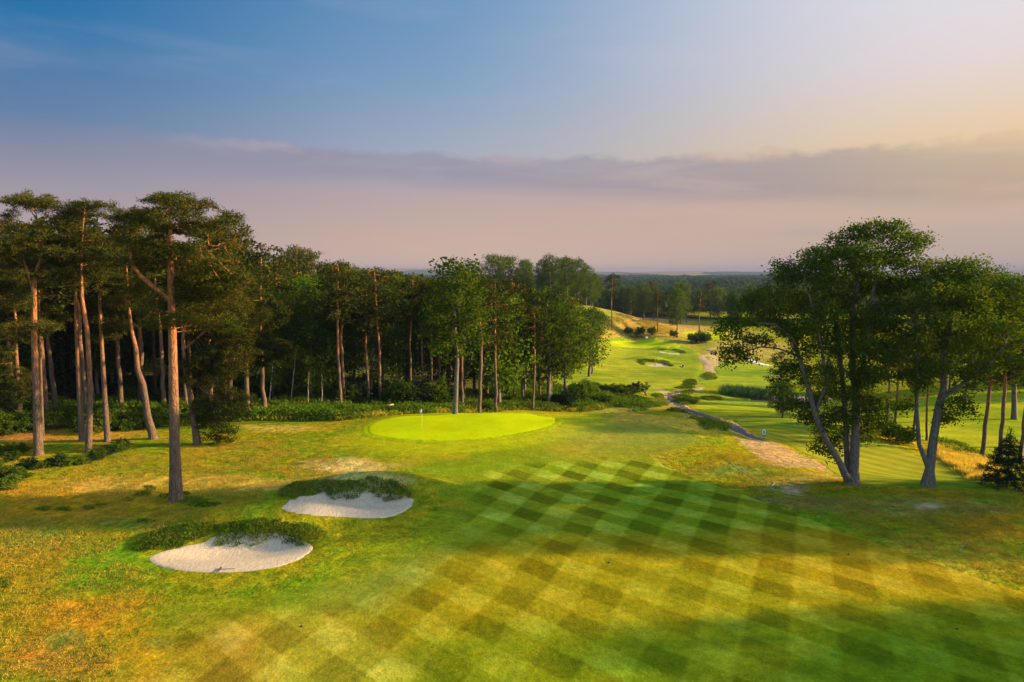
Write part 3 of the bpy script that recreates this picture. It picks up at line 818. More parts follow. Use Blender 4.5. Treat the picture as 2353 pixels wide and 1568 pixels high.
# ------------------------------------------------------------------ individual trees near the camera
def Dm(base): return base[1] / F * .4352       # metres per photo pixel at that depth (near enough)
def local(base, dx, dy, dY=0):
    """a spot of the photo at the depth of the tree -> tree-local metres"""
    d = ray(dx, dy); t = (base[1] + dY) / d[1]
    return (d[0] * t - base[0], dY, CAMZ + d[2] * t - base[2])
NK = dict(ln=.20, wd=.055, per=32, spread=.34, flat=.45, up=.35, kill=.33, step=.30, leaf_r=.030, tip=.013, jit=.35)
def pine_at(dbase, dtrunk, clumpsD, seed, r0, label, extra_stems=(), rtop=.07, nk=None, dens=1.0, name='pine_tree', mats=(None, None), cat='pine tree', group='tall pines beside the left rough'):
    """dtrunk: photo points up the trunk; clumpsD: (dx,dy,dY,rx,rz,n)"""
    b = G(*dbase)
    pts = [local(b, *p) for p in dtrunk]
    st = [(0, 0, 0, r0 * 1.5), (0, 0, .4, r0 * 1.15)]
    for i, p in enumerate(pts):
        f = (i + 1) / len(pts); st.append((*p, r0 * (1 - f * .85) if i < len(pts) - 1 else rtop))
    stems = [st]
    for es in extra_stems:
        stems.append([(*local(b, *p[:3]), p[3]) for p in es])
    cl = []
    mpp = Dm(b)
    for (x, y, dY, rx, rz, n) in clumpsD:
        p = local(b, x, y, dY); cl.append((p[0], p[1], p[2], rx * mpp * 1.5, rx * mpp * 1.45, rz * mpp * 1.6, int(n * 1.6)))
    kw = dict(NK); kw.update(nk or {})
    me = make_tree('pine', seed, stems, cl, mats[0] or M_PBARK, mats[1] or M_PLEAF, dens=dens, **kw)
    return tree(name, me, b, 0, 1, label, cat, group)
def tier(x0, x1, y0, y1, n, rx, rz, na, dYr=3.0, seed=0):
    rg = random.Random(seed); out = []
    for i in range(n):
        x = x0 + (x1 - x0) * (i + .5) / n + rg.uniform(-.3, .3) * (x1 - x0) / n
        out.append((x, rg.uniform(y0 - 7, y1 + 7), rg.uniform(-dYr, dYr), rx * rg.uniform(.5, 1.3), rz * rg.uniform(.6, 1.3), int(na * rg.uniform(.7, 1.3))))
    return out

# the big pine
cl = tier(360, 440, 452, 462, 4, 20, 9, 30, 1.5, 111) + tier(318, 470, 466, 484, 8, 26, 9, 50, 2.5, 1) + tier(290, 540, 492, 520, 12, 28, 9, 52, 3.5, 2) + tier(285, 548, 535, 560, 10, 26, 8, 44, 3.5, 3) + \
     tier(300, 400, 580, 620, 4, 22, 9, 30, 3, 4) + tier(420, 560, 590, 660, 9, 28, 13, 50, 3.0, 5) + tier(400, 540, 680, 740, 8, 30, 14, 50, 3, 6) + \
     tier(300, 370, 660, 750, 4, 22, 11, 30, 2.5, 7) + tier(430, 570, 600, 700, 9, 30, 16, 56, 2.5, 112) + tier(270, 380, 540, 600, 5, 26, 10, 40, 2.5, 113)
pine_at((405, 1150), [(402, 1050), (399, 900), (396, 760), (392, 640), (391, 560), (390, 500), (392, 470)], cl, 11, .44,
        'largest pine, alone in the rough left of the bunkers, with a flat dark crown',
        [[(394, 690, 0, .2), (362, 665, -.5, .17), (325, 632, -.9, .15), (303, 604, -1.1, .13), (296, 560, -1.0, .08)], [(392, 610, 0, .12), (440, 585, -.5, .09), (480, 560, -.6, .05)]])
# leaning pine with hanging foliage behind it
cl = tier(440, 570, 750, 830, 10, 30, 17, 64, 2.0, 8) + tier(440, 550, 840, 930, 10, 27, 20, 62, 1.8, 9) + tier(455, 530, 930, 1010, 8, 21, 18, 50, 1.4, 10) + tier(475, 535, 985, 1030, 4, 16, 12, 26, .8, 110) + tier(490, 570, 850, 920, 4, 22, 15, 40, 1.2, 114) + tier(430, 600, 640, 750, 13, 30, 18, 60, 2.5, 11)
pine_at((453, 1022), [(446, 965), (435, 895), (424, 830), (420, 780), (430, 720), (450, 690)], cl, 12, .34, 'leaning pine behind the largest pine with foliage hanging almost to the grass',
        [[(430, 870, 0, .12), (455, 885, -.3, .08), (480, 905, -.4, .05), (492, 950, -.4, .04), (500, 1000, -.4, .02)], [(424, 800, 0, .12), (470, 760, -.3, .09), (520, 740, -.6, .06), (550, 780, -.5, .03)]], rtop=.08)
pine_at((352, 1009), [C1(690, 1100), C1(668, 950), C1(642, 880), C1(634, 780), C1(612, 690), C1(603, 600), C1(596, 500), C1(590, 400)],
        tier(250, 380, 478, 505, 6, 30, 11, 46, 2, 12) + tier(240, 370, 530, 580, 6, 28, 12, 44, 2, 13) + tier(250, 350, 630, 720, 6, 26, 12, 40, 2, 14), 13, .38,
        'crooked pine with a trunk that leans and kinks left behind the largest pine')
pine_at((247, 1015), [(240, 900), (233, 780), (229, 690), (226, 600), (222, 540)], tier(205, 290, 735, 790, 4, 24, 12, 36, 2, 15) + tier(180, 280, 560, 640, 6, 26, 13, 44, 2.5, 16) + tier(200, 270, 660, 700, 3, 24, 12, 30, 2, 17), 14, .27,
        'slim pine third from the largest pine with one low tuft on its right')
pine_at((204, 1039), [(208, 900), (200, 760), (188, 680), (186, 600), (190, 520), (195, 470)], tier(140, 235, 462, 490, 5, 24, 11, 44, 2, 18) + tier(120, 280, 560, 610, 7, 28, 13, 46, 3, 116) + tier(130, 260, 515, 560, 6, 28, 12, 46, 2.5, 19) + tier(140, 250, 600, 650, 5, 28, 13, 40, 2.5, 20), 15, .27,
        'pale orange pine trunk curving left at mid height among the left group')
pine_at((189, 1013), [(180, 860), (175, 740), (172, 640), (170, 560)], tier(120, 220, 560, 620, 5, 26, 12, 36, 2, 21) + tier(130, 210, 500, 540, 4, 26, 12, 40, 2, 22), 16, .27,
        'darker brown pine directly left of the pale curving pine')
pine_at((89, 1046), [(84, 900), (78, 760), (78, 660), (84, 620), (97, 580), (92, 520)], tier(10, 115, 462, 490, 7, 27, 11, 48, 2.5, 23) + tier(-10, 130, 560, 620, 7, 28, 13, 46, 3, 115) + tier(0, 150, 520, 570, 7, 30, 13, 48, 3, 24) + tier(20, 160, 620, 690, 6, 28, 13, 44, 2.5, 25) + tier(20, 110, 745, 775, 4, 26, 10, 40, 2, 26), 17, .36,
        'forked pine near the left edge with orange limbs above a straight trunk', [[(80, 680, 0, .16), (70, 640, .2, .13), (60, 610, .2, .1)]])
pine_at((98, 1012), [(95, 900), (92, 780), (90, 700), (88, 640)], tier(70, 150, 690, 740, 4, 24, 12, 34, 2, 27) + tier(60, 150, 600, 640, 4, 26, 12, 34, 2, 28), 18, .17, 'thin pine stem half hidden right behind the forked pine')
pine_at((47, 987), [(42, 900), (36, 800), (36, 730), (30, 690)], tier(-30, 90, 750, 800, 5, 28, 12, 44, 2.5, 29) + tier(-30, 60, 840, 940, 9, 26, 17, 50, 1.5, 30) + tier(-40, 60, 620, 700, 5, 28, 14, 40, 2.5, 31), 19, .34,
        'stout leaning pine at the left edge with low foliage over its trunk')
pine_at((-30, 1010), [(-34, 900), (-36, 760), (-38, 640), (-38, 560)], tier(-80, 50, 560, 600, 5, 30, 13, 46, 3, 32) + tier(-60, 40, 660, 730, 5, 30, 14, 46, 3, 33) + tier(-60, 30, 500, 530, 4, 28, 12, 40, 3, 34), 20, .34,
        'pine cut by the left edge of the view, only its boughs showing')
pine_at((568, 960), [(567, 900), (566, 830), (563, 770), (560, 720)], tier(535, 650, 712, 745, 7, 24, 14, 46, 3, 35) + tier(530, 655, 765, 800, 6, 25, 14, 46, 3, 36) + tier(530, 600, 830, 865, 4, 22, 12, 34, 2, 37), 21, .38,
        'short round headed pine alone at the wood edge right of the hanging foliage', nk=dict(ln=.34, wd=.10))

# broadleaf heroes on the right
b = G(1955, 1113); L_ = lambda x, y, dY=0: local(b, x, y, dY)
S = lambda pts, rs: [(*L_(*p), r * .84) for p, r in zip(pts, rs)]
stems = [S([(1960, 1116), (1962, 1080), (1966, 1000), (1968, 900), (1960, 850, .3), (1958, 780, .5), (1962, 700, .6), (1975, 620, .5), (1985, 560, .3)], [.62, .46, .40, .36, .32, .27, .22, .15, .07]),
         S([(1945, 1108, .6), (1948, 1060, .7), (1945, 980, .9), (1940, 900, 1.2), (1930, 820, 1.6), (1920, 740, 2), (1905, 660, 2.3), (1895, 600, 2.4)], [.42, .32, .28, .25, .22, .18, .12, .06]),
         S([(1946, 1100, -.3), (1930, 1062, -.4), (1898, 1010, -.6), (1872, 950, -.8), (1858, 890, -1), (1840, 830, -1), (1820, 775, -1.2), (1780, 745, -1.3), (1730, 740, -1.4)], [.36, .30, .27, .25, .23, .20, .16, .11, .06]),
         S([(1966, 900, 0), (1982, 850, -.4), (1990, 780, -.8), (2000, 700, -1), (2015, 620, -1), (2030, 560, -1)], [.24, .22, .18, .14, .1, .05]),
         S([(1872, 950, -.8), (1900, 880, -1.2), (1888, 800, -1.6), (1870, 720, -2), (1850, 640, -2)], [.16, .15, .12, .09, .05]),
         S([(1835, 818, -1), (1790, 800, -1.4), (1750, 796, -1.6), (1710, 806, -1.8), (1685, 825, -1.9)], [.11, .09, .07, .05, .03])]
stems[1][0] = (*L_(1948, 1112, .6)[:2], 0, .42); stems[0][0] = (*L_(1960, 1116)[:2], -.05, .62)
def cl_b(lst, mpp, ref):
    out = []
    for (x, y, dY, rx, rz, n) in lst:
        p = local(ref, x, y, dY); out.append((*p, rx * mpp * 1.46, rx * mpp * 1.46, rz * mpp * 1.35, int(n * 1.9)))
    return out
crown = [(2040, 518, -1, 28, 12, 50), (1950, 905, -1.5, 26, 18, 40), (1990, 865, -2, 28, 20, 44), (1995, 935, -1.2, 24, 16, 34), (1940, 960, -1, 22, 14, 30), (1900, 860, -1.8, 26, 18, 36), (1850, 800, -1.5, 28, 18, 36), (1975, 522, .5, 24, 10, 40), (2070, 535, .5, 26, 12, 40), (1880, 600, -1.5, 30, 18, 50), (1800, 610, 1.5, 26, 14, 40), (1935, 610, 2.5, 30, 18, 50), (2000, 620, -2.5, 30, 18, 50), (1860, 740, -2.5, 30, 18, 40), (1780, 720, 2, 30, 16, 40), (1930, 760, 0, 30, 20, 40), (1990, 760, 2.5, 30, 20, 44), (2040, 740, 1, 30, 20, 44), (2050, 800, 1, 26, 18, 34), (1930, 690, 0, 30, 18, 40), (2060, 700, -2, 28, 18, 40), (1990, 535, 0, 34, 18, 60), (1945, 545, 1, 28, 16, 50), (2090, 560, -1, 34, 20, 60), (2115, 545, 0, 18, 12, 26), (1920, 575, 1, 30, 20, 55), (1870, 590, 2, 30, 18, 55), (1975, 580, -2, 36, 22, 66), (2040, 590, 1, 34, 20, 60), (2090, 610, -2, 30, 18, 50),
         (1850, 625, 1.5, 36, 22, 66), (1800, 635, 0, 28, 18, 46), (1905, 640, -2, 34, 22, 60), (1960, 650, 2, 34, 22, 60), (2030, 650, 0, 34, 22, 56), (2085, 665, 2, 28, 20, 44),
         (1770, 680, -1, 34, 20, 56), (1830, 690, 2.5, 34, 22, 56), (1890, 710, -2.5, 34, 22, 56), (1950, 720, 2.5, 32, 22, 50), (2010, 720, -2, 34, 24, 54), (1720, 700, 0, 32, 15, 48), (1700, 735, -1.5, 34, 13, 48), (1755, 735, 1, 30, 16, 44),
         (1676, 760, -1.5, 26, 12, 34), (1740, 778, -1.5, 28, 11, 34), (1690, 806, -1.9, 28, 10, 40), (1720, 822, -2, 18, 9, 26), (1672, 830, -1.9, 16, 9, 20), (1830, 760, 2, 34, 22, 50), (1900, 790, 2.5, 32, 22, 46), (1960, 790, -2, 36, 26, 60), (2010, 800, -1.5, 32, 24, 50), (1975, 850, -2, 34, 20, 50), (2030, 860, 0, 28, 20, 40),
         (1830, 850, 1, 30, 22, 40), (1890, 900, 2, 30, 22, 40), (1830, 925, 1, 34, 14, 40), (1860, 960, 1.5, 30, 14, 34), (1900, 1000, 2, 28, 16, 34), (1850, 1040, 1.5, 0.1, .1, 0), (1880, 1030, 1.5, 20, 10, 20), (2000, 920, 1.5, 30, 20, 40), (2020, 965, 1, 24, 16, 30), (1990, 1000, 2, 22, 14, 26), (1925, 950, 2, 26, 18, 30)]
OK_ = dict(per=24, ln=.18, wd=.13, spread=.46, flat=.8, up=.1, step=.36, kill=.42, tip=.013, leaf_r=.032, jit=.45)
me = make_tree('oak', 31, stems, cl_b(crown, Dm(b), b), M_OBARK, M_OLEAF, **OK_)
tree('broadleaf_tree', me, b, 0, 1, 'tallest many-stemmed broadleaf tree on the right with one stem arching far left', 'tree', 'two broadleaf trees at the right plateau edge', .05)
b = G(2133, 1117); L_ = lambda x, y, dY=0: local(b, x, y, dY)
stems = [S([(2133, 1117), (2136, 1080), (2146, 1000), (2158, 930), (2170, 890), (2166, 830, .4), (2172, 780, .6), (2190, 720, .8), (2200, 660, 1), (2205, 620, 1)], [.60, .42, .37, .33, .30, .25, .21, .16, .1, .05]),
         S([(2120, 1080, 0), (2112, 1020, 0), (2106, 940, .2), (2108, 870, .5), (2110, 800, .8), (2100, 720, 1)], [.2, .19, .17, .15, .12, .06]),
         S([(2162, 915, 0), (2200, 890, -.4), (2240, 862, -.8), (2275, 835, -1.2), (2310, 790, -1.5)], [.2, .19, .16, .12, .06]),
         S([(2168, 800, .5), (2140, 760, -.3), (2120, 700, -.8), (2130, 640, -1)], [.16, .14, .1, .05]),
         S([(2175, 775, .6), (2210, 730, -.2), (2250, 690, -.6), (2290, 650, -.8)], [.16, .13, .1, .05])]
stems[0][0] = (*L_(2133, 1117)[:2], -.05, .62); stems[1][0] = (*stems[0][1][:3], .22)
crown = [(2160, 612, 0, 30, 16, 48), (2230, 605, -1, 26, 10, 40), (2185, 640, 0, 30, 16, 40), (2280, 665, 1, 30, 16, 44), (2230, 710, -1, 30, 18, 40), (2180, 700, 0, 30, 18, 40), (2260, 780, 0, 30, 18, 40), (2130, 760, 1, 30, 18, 40), (2320, 740, 1, 30, 16, 40), (2140, 840, -1, 28, 16, 34), (2270, 840, 1, 28, 14, 34), (2060, 760, 2, 26, 18, 34), (2350, 650, -1, 24, 12, 34), (2205, 622, 1, 32, 16, 50), (2255, 626, -1, 32, 16, 50), (2300, 640, 0, 26, 14, 40), (2340, 668, 0, 26, 18, 40), (2115, 640, 1, 28, 18, 44), (2145, 665, -2, 32, 20, 50), (2200, 670, 2, 34, 20, 50), (2250, 680, -2, 34, 20, 50), (2300, 700, 1.5, 32, 20, 48), (2350, 720, 1, 28, 20, 40),
         (2110, 710, 2, 30, 20, 40), (2170, 730, -2.5, 34, 20, 44), (2230, 740, 2, 34, 20, 44), (2290, 750, -2, 34, 20, 44), (2340, 780, 0, 28, 18, 36), (2100, 780, -1, 28, 20, 36), (2150, 800, 2.5, 30, 20, 36), (2220, 800, -2, 34, 20, 40), (2280, 810, 2, 34, 20, 40), (2330, 830, -1, 28, 16, 34), (2240, 850, -2, 28, 14, 30), (2200, 930, -1, 24, 10, 26), (2230, 948, -1, 18, 8, 18), (2190, 960, 1, 18, 9, 18), (2090, 860, 1.5, 26, 18, 30), (2070, 930, 1, 24, 14, 26), (2080, 1000, .8, 22, 12, 22), (2110, 880, -1, 22, 16, 24)]
me = make_tree('oak', 32, stems, cl_b(crown, Dm(b), b), M_OBARK, M_OLEAF, **OK_)
tree('broadleaf_tree', me, b, 0, 1, 'second broadleaf tree from the right edge with a pale forked trunk leaning right', 'tree', 'two broadleaf trees at the right plateau edge', .05)

# ------------------------------------------------------------------ trees seen further off: prototypes
FP = dict(per=20, ln=.42, wd=.17, spread=.60, flat=.55, up=.3, step=.7, kill=.9, tip=.03, leaf_r=.07, rmin=.035, nbig=7, jit=.3)
FB = dict(per=20, ln=.38, wd=.30, spread=.80, flat=.85, up=.15, step=.8, kill=1.0, tip=.03, leaf_r=.07, rmin=.04, nbig=7, jit=.35)
PP = []
for i, (h, bs, rx, bend) in enumerate([(20, .56, 3.8, [(.5, .2, 0), (1, .5, .3)]), (21, .62, 3.3, [(.4, -.3, .2), (1, -.1, .4)]), (19, .50, 4.2, [(.5, .3, -.2), (1, -.4, 0)]), (22, .58, 4.0, [(.6, -.4, 0), (1, .2, -.4)]), (20, .66, 3.0, [(.5, .1, .3), (1, .6, 0)])]):
    PP.append((make_tree('pine', 50 + i, [trunkline(h, .27, bend, .06, seed=i)], pine_clumps(50 + i, h, bs, rx, 26, size=1.35, na=26, xoff=lambda z, b_=bend, h_=h: float(np.interp(z / h_, [0] + [q_[0] for q_ in b_], [0] + [q_[1] for q_ in b_]))), M_PBARK, M_PLEAF, **FP), h))
BP = []
for i, (h, bs, rx, m) in enumerate([(18, .24, 5.2, M_OLEAF), (19, .30, 4.6, M_OLEAF), (16, .18, 4.8, M_LLEAF), (17, .26, 5.6, M_OLEAF), (15, .22, 4.0, M_LLEAF)]):
    BP.append((make_tree('broad', 70 + i, [trunkline(h * .7, .30, [(.5, .3 * (-1) ** i, 0), (1, 0, .5)], .1, seed=20 + i)], broad_clumps(70 + i, h, bs, rx, 30, size=1.8, na=26), M_OBARK, m, **FB), h))
BH = []
for i, (h, bs, rx, m) in enumerate([(20, .40, 4.6, M_OLEAF), (17, .36, 5.4, M_OLEAF)]):
    BH.append((make_tree('broad', 76 + i, [trunkline(h * .75, .32, [(.5, .3, 0), (1, -.2, .4)], .1, seed=28 + i)], broad_clumps(76 + i, h, bs, rx, 34, size=1.6, na=28), M_OBARK, m, **FB), h))
# slender birch
fb = dict(FB); fb.update(per=12, ln=.3, wd=.22)
BIR = []
for i, (h, ln_) in enumerate([(13, 1.3), (12, .4)]):
    BIR.append((make_tree('birch', 80 + i, [trunkline(h * .85, .11, [(.5, ln_ * .5, 0), (1, ln_, .2)], .03, seed=40 + i)], [(c[0] + ln_ * .8, c[1], c[2], c[3], c[4], c[5], c[6]) for c in broad_clumps(80 + i, h, .45, 2.2, 16, size=1.0, na=14)], M_BBARK, M_OLEAF, **fb), h))
# dense dark conifer, young spruce, broad low oak
DK = (make_tree('conifer', 90, [trunkline(11, .35, [(1, .3, 0)], .06, seed=50)], [(.6 * math.cos(i * 2.4) * (3.4 + 1.1 * math.sin(i)), 3.6 * .7 * math.sin(i * 2.4), 2.0 + 8.6 * i / 26, 1.5 - .02 * i, 1.5 - .02 * i, 1.0, 26) for i in range(26)], M_PBARK, M_DLEAF, **FP), 11)
def spruce(seed, h, rw):
    rg = np.random.default_rng(seed); V = MB()
    cs = []; cn = []
    stem = [(0, 0, 0, .10), (0, 0, h * .5, .06), (0, 0, h, .012)]
    A = []
    for i in range(15):
        t = i / 14; z = h * (.10 + .86 * t); rr = rw * (1 - t) ** .8 + .12
        for k in range(10):
            a = k * PI / 5 + i * .7 + rg.random() * .5; q = rr * (.75 + .35 * rg.random())
            for f in (.35, .6, .8, 1.0): A.append((q * f * math.cos(a), q * f * math.sin(a), z - q * f * .12 + rg.normal() * .03))
    N, par, rad, ch = grow(rg, [stem], np.array(A), .22, .22, tip=.008, jit=.1)
    wm = wood_mesh('spruce_trunk', N, par, rad, ch, 0, 6)
    tw = np.array([i for i in range(len(N)) if rad[i] < .03 and par[i] >= 0])
    lm = leaves_mesh('spruce_crown', rg, N[tw], .16, 20, .22, .05, .15, .6)
    wm.materials.append(M_PBARK); lm.materials.append(M_DLEAF)
    return wm, lm
SPR = spruce(95, 4.6, 2.0)
tree('spruce_tree', SPR, G(2313, 1119), .3, 1, 'young dark spruce growing at the right end of the plateau edge', 'spruce', sink=.03)

def put(pro, d, ytop, label, rz=0, name=None, cat=None, group=None, s=None, wide=1.0):
    (me, h) = pro; b = G(*d)
    if s is None: s = max(.4, top_height(b, ytop) / h)
    nm = name or {'pine': 'pine_tree', 'broad': 'broadleaf_tree', 'birch': 'birch_tree', 'conifer': 'conifer_tree'}[me[0].name.split('_')[0]]
    o = tree(nm, me, b, rz, s, label, cat or nm.replace('_', ' ').replace('broadleaf tree', 'tree').replace('conifer tree', 'conifer'), group)
    if wide != 1: o.scale = (s * wide, s * wide, s)
    taken.append((b[0], b[1], 2.6)); return o
taken = []
g = 'pines along the front of the wood behind the green'
put(PP[1], (783.6, 941), 603, 'left one of the two orange pine trunks standing close together behind the green', 0, group=g)
put(PP[4], (791, 934), 612, 'right one of the two pine trunks standing close together behind the green', 1, group=g)
put(PP[4], (848, 934), 640, 'thin pine trunk just right of the close pair of trunks', 2, group=g, wide=.9)
put(PP[0], (875, 936), 618, 'straight brown pine second to the right of the close pair of trunks', 3, group=g)
put(PP[4], (945, 933), 640, 'pine trunk in the wood straight above the white flag', .5, group=g, wide=.9)
put(PP[1], (974, 932), 645, 'leftmost of the three thin pine trunks right of the flag', 1.5, group=g, wide=.8)
put(PP[4], (991, 933), 640, 'middle one of the three thin pine trunks right of the flag', 4, group=g, wide=.8)
put(PP[1], (1009, 929), 640, 'orange rightmost one of the three thin pine trunks right of the flag', 5, group=g, wide=.8)
put(PP[3], (1065, 926), 625, 'pine behind and left of the tall pine that stands by the green', 2.5, group=g)
put(PP[2], (1101, 950), 622, 'tall pine right behind the green with a bare dead limb on its left side', .3, group=g)
put(PP[0], (1182, 928), 640, 'left of two close pine trunks in the gap of the wood right of the green', 3.3, group=g, wide=.9)
put(PP[3], (1201, 930), 655, 'right of two close pine trunks in the gap of the wood right of the green', 1.2, group=g, wide=.9)
put(PP[4], (1230, 928), 700, 'short slim pine trunk left of the ivy clad tree', 1.9, group=g, wide=.9)
put(PP[1], (1241, 926), 670, 'pine trunk just left of the leaning broadleaf at the wood end', .9, group=g, wide=.9)
g = 'broadleaf trees at the edge of the wood'
put(BH[0], (1046, 953), 592, 'tall full broadleaf tree standing right behind the green', 0, group=g, wide=1.0)
put(BH[1], (1259, 937), 662, 'broad broadleaf tree with brown trunk at the right end of the wood', .7, group=g, wide=1.0)
put(BH[1], (1300, 932), 700, 'ivy clad tree whose boughs hang right over the slope at the end of the wood', 2.2, group=g, wide=.95)
put(BP[0], (1118, 888), 770, 'small bright leaved tree between the pines right of the green', 1.1, group=g, wide=.9)
put(BP[4], (640, 880), 655, 'bright yellow green tree top showing above the wood left of the close pair of trunks', .2, group=g)
put(BP[2], (700, 860), 668, 'second bright green tree top showing above the wood near the close pair of trunks', 2, group=g)
g = 'pale birch stems in front of the dark wood'
put(BIR[0], (618, 938), 800, 'leaning pale birch stem nearest the round headed pine', 0, group=g)
put(BIR[0], (668, 932), 770, 'pale birch stem leaning right in the darkest part of the wood', .2, group=g)
put(BIR[1], (708, 940), 820, 'upright pale birch left of the close pair of pine trunks', 0, group=g)
put(BIR[1], (740, 938), 830, 'birch stem nearest the left side of the close pair of pine trunks', 1, group=g)
put(PP[1], (1173, 849), 730, 'small far pine seen through the gap in the wood', 1, wide=.9); put(PP[4], (1223, 864), 700, 'far pine trunk seen through the gap left of the leaning broadleaf', 2, wide=.9)
# right hand group
g = 'pines between the tees and the right fairway'
put(PP[2], (2256, 1050), 700, 'left of the three large pines right of the forked broadleaf', 0, group=g)
put(PP[0], (2297, 1062), 690, 'middle of the three large pines behind the young spruce', 1, group=g)
put(PP[3], (2343, 1064), 690, 'rightmost of the three large pines, at the right edge of the view', 2, group=g)
put(PP[4], (2036, 1002), 760, 'left of two dark pine trunks seen between the two broadleaf trees', 3, group=g)
put(PP[1], (2053, 1002), 770, 'right of two dark pine trunks seen between the two broadleaf trees', 4, group=g)
put(PP[4], (2098, 1011), 790, 'thin pine trunk seen left of the slim second stem of the forked broadleaf', 5, group=g)
put(PP[1], (2129, 1014), 800, 'thin pine trunk seen just left of the forked broadleaf trunk', .6, group=g)
put(BP[4], (1798, 961), 880, 'small shrubby tree with a short dark trunk on the grass beyond the tees', 1, wide=1.5)
put(DK, (1792, 918), 812, 'dark dense conifer overhanging the pond', 0, wide=1.0)
put(DK, (1900, 905), 820, 'dark conifer behind the arching stem of the tallest broadleaf', 2, wide=1.2)
g = 'trees closing the right edge'
put(BH[0], (2375, 1030), 648, 'dark broadleaf tree at the right edge behind the large pines', 1, group=g)
put(BH[1], (2330, 965), 690, 'broadleaf tree on the far side of the right fairway near the right edge', 2, group=g, wide=1.2)
put(BP[3], (2215, 940), 720, 'broadleaf tree on the far side of the right fairway behind the leftmost large pine', 3, group=g, wide=1.2)
put(PP[2], (2385, 1055), 640, 'pine cut by the right edge of the view', 4, group=g)
# lone trees round the far greens
g = 'lone trees around the far greens'
put(PP[3], C4(372, 608), 628, 'tall lone pine on the grassy mound above the far green', 0, group=g, wide=.9)
put(PP[1], C4(738, 634), 668, 'lone pine on the tawny slope right of the mound', 1, group=g)
put(BP[1], C4(888, 669), 662, 'lone broadleaf tree at the foot of the tawny slope', 2, group=g, wide=.8)
put(PP[2], C4(1070, 667), 664, 'lone pine standing behind the clump of bushes by the farthest green', 3, group=g)

# ------------------------------------------------------------------ the woods
rg = random.Random(5)
def fill(polyw, n, protos, labels, hmin, hmax, group, names, gap=4.5, keep=None, extra=None):
    lo, hi = polyw.min(0), polyw.max(0); c_ = 0; tries = 0
    while c_ < n and tries < n * 60:
        tries += 1
        x, y = rg.uniform(lo[0], hi[0]), rg.uniform(lo[1], hi[1])
        if not inside(polyw, np.array([x]), np.array([y]))[0]: continue
        if any((x - a) ** 2 + (y - b_) ** 2 < max(r_, gap * .9) ** 2 for a, b_, r_ in taken): continue
        k = rg.choices(range(len(protos)), weights=[p[1] for p in protos])[0]
        (me, h) = protos[k][0]; s = rg.uniform(hmin, hmax) / h * protos[k][2]
        o = tree(names[protos[k][3]], me, (x, y, z1(x, y)), rg.uniform(0, 6.28), s, labels[protos[k][3]], names[protos[k][3]].replace('_', ' ').replace('broadleaf tree', 'tree'), group[protos[k][3]])
        taken.append((x, y, gap)); c_ += 1
    return c_
PW = [((p[0], p[1]), 1.0, 1.0, 0) for p in PP]; BW = [((p[0], p[1]), 1.1, .95, 1) for p in BP]
NM = ['pine_tree', 'broadleaf_tree']
W1 = np.array([(-66, 90), (-50, 99), (-30, 103), (-12, 104), (-4, 106), (4, 114), (2, 124), (-100, 124), (-95, 86)])
LW = ['pine in the dense wood behind the green and the left rough', 'broadleaf tree in the dense wood behind the green and the left rough']
GW = ['pines of the dense wood', 'broadleaf trees of the dense wood']
fill(W1, 62, PW + BW + BW, LW, 17.5, 20.5, GW, NM, 5.0)
W2 = np.array([(-130, 122), (4, 122), (4, 150), (12, 165), (26, 200), (20, 235), (-160, 235)])
fill(np.array([(-14, 106), (2, 104), (8, 116), (8, 135), (-14, 135)]), 9, PW + BW, LW, 17, 20, GW, NM, 4.5)
W2a = np.array([(-130, 122), (-42, 122), (-52, 190), (-150, 200)])
fill(W2a, 50, PW + PW + PW + BW, LW, 22, 25, GW, NM, 7.0)
fill(W2, 100, PW + BW, LW, 18.5, 22, GW, NM, 8.0)
W0 = np.array([(-72, 82), (-64, 80), (-34, 88), (-32, 98), (-80, 98)])
fill(W0, 11, PW, ['tall pine just behind the left group of pines, its trunk mostly hidden'] * 2, 22, 25, ['tall pines behind the left group'] * 2, NM, 4.0)
fill(W0, 8, [PW[2], PW[0]], ['tall pine just behind the left group of pines, its trunk mostly hidden'] * 2, 20, 23.5, ['tall pines behind the left group'] * 2, NM, 3.2)
W3 = np.array([(-100, 60), (-70, 66), (-66, 84), (-110, 90)])
fill(W3, 10, PW, ['pine far left, mostly outside the view behind the left edge'] * 2, 18, 21, GW, NM, 6)
# right woods
RW_ = [(70, 140), (150, 128), (190, 170), (95, 176)]
fill(np.array(RW_), 26, PW + BW, ['pine in the wood behind the two big broadleaf trees on the right', 'broadleaf tree in the wood behind the two big broadleaf trees on the right'], 14, 18, ['pines of the right wood', 'broadleaf trees of the right wood'], NM, 6.5)
# tree belt beyond the far greens
FBELT = np.array([(20, 335), (60, 372), (120, 392), (200, 392), (330, 380), (340, 470), (200, 455), (100, 440), (40, 420), (0, 370)])
BWd = [BW[0], BW[1], BW[3]]
fill(FBELT, 85, PW + BWd + BWd + BWd, ['pine in the belt of trees beyond the far greens', 'broadleaf tree in the belt of trees beyond the far greens'], 17, 25, ['pines of the far belt', 'broadleaf trees of the far belt'], NM, 7)
FB2 = np.array([(10, 300), (26, 318), (44, 330), (60, 352), (30, 372), (-20, 330)])
fill(FB2, 12, BWd, ['x', 'large broadleaf tree behind the grassy mound above the far green'], 20, 25, ['x', 'large trees behind the mound'], NM, 8)
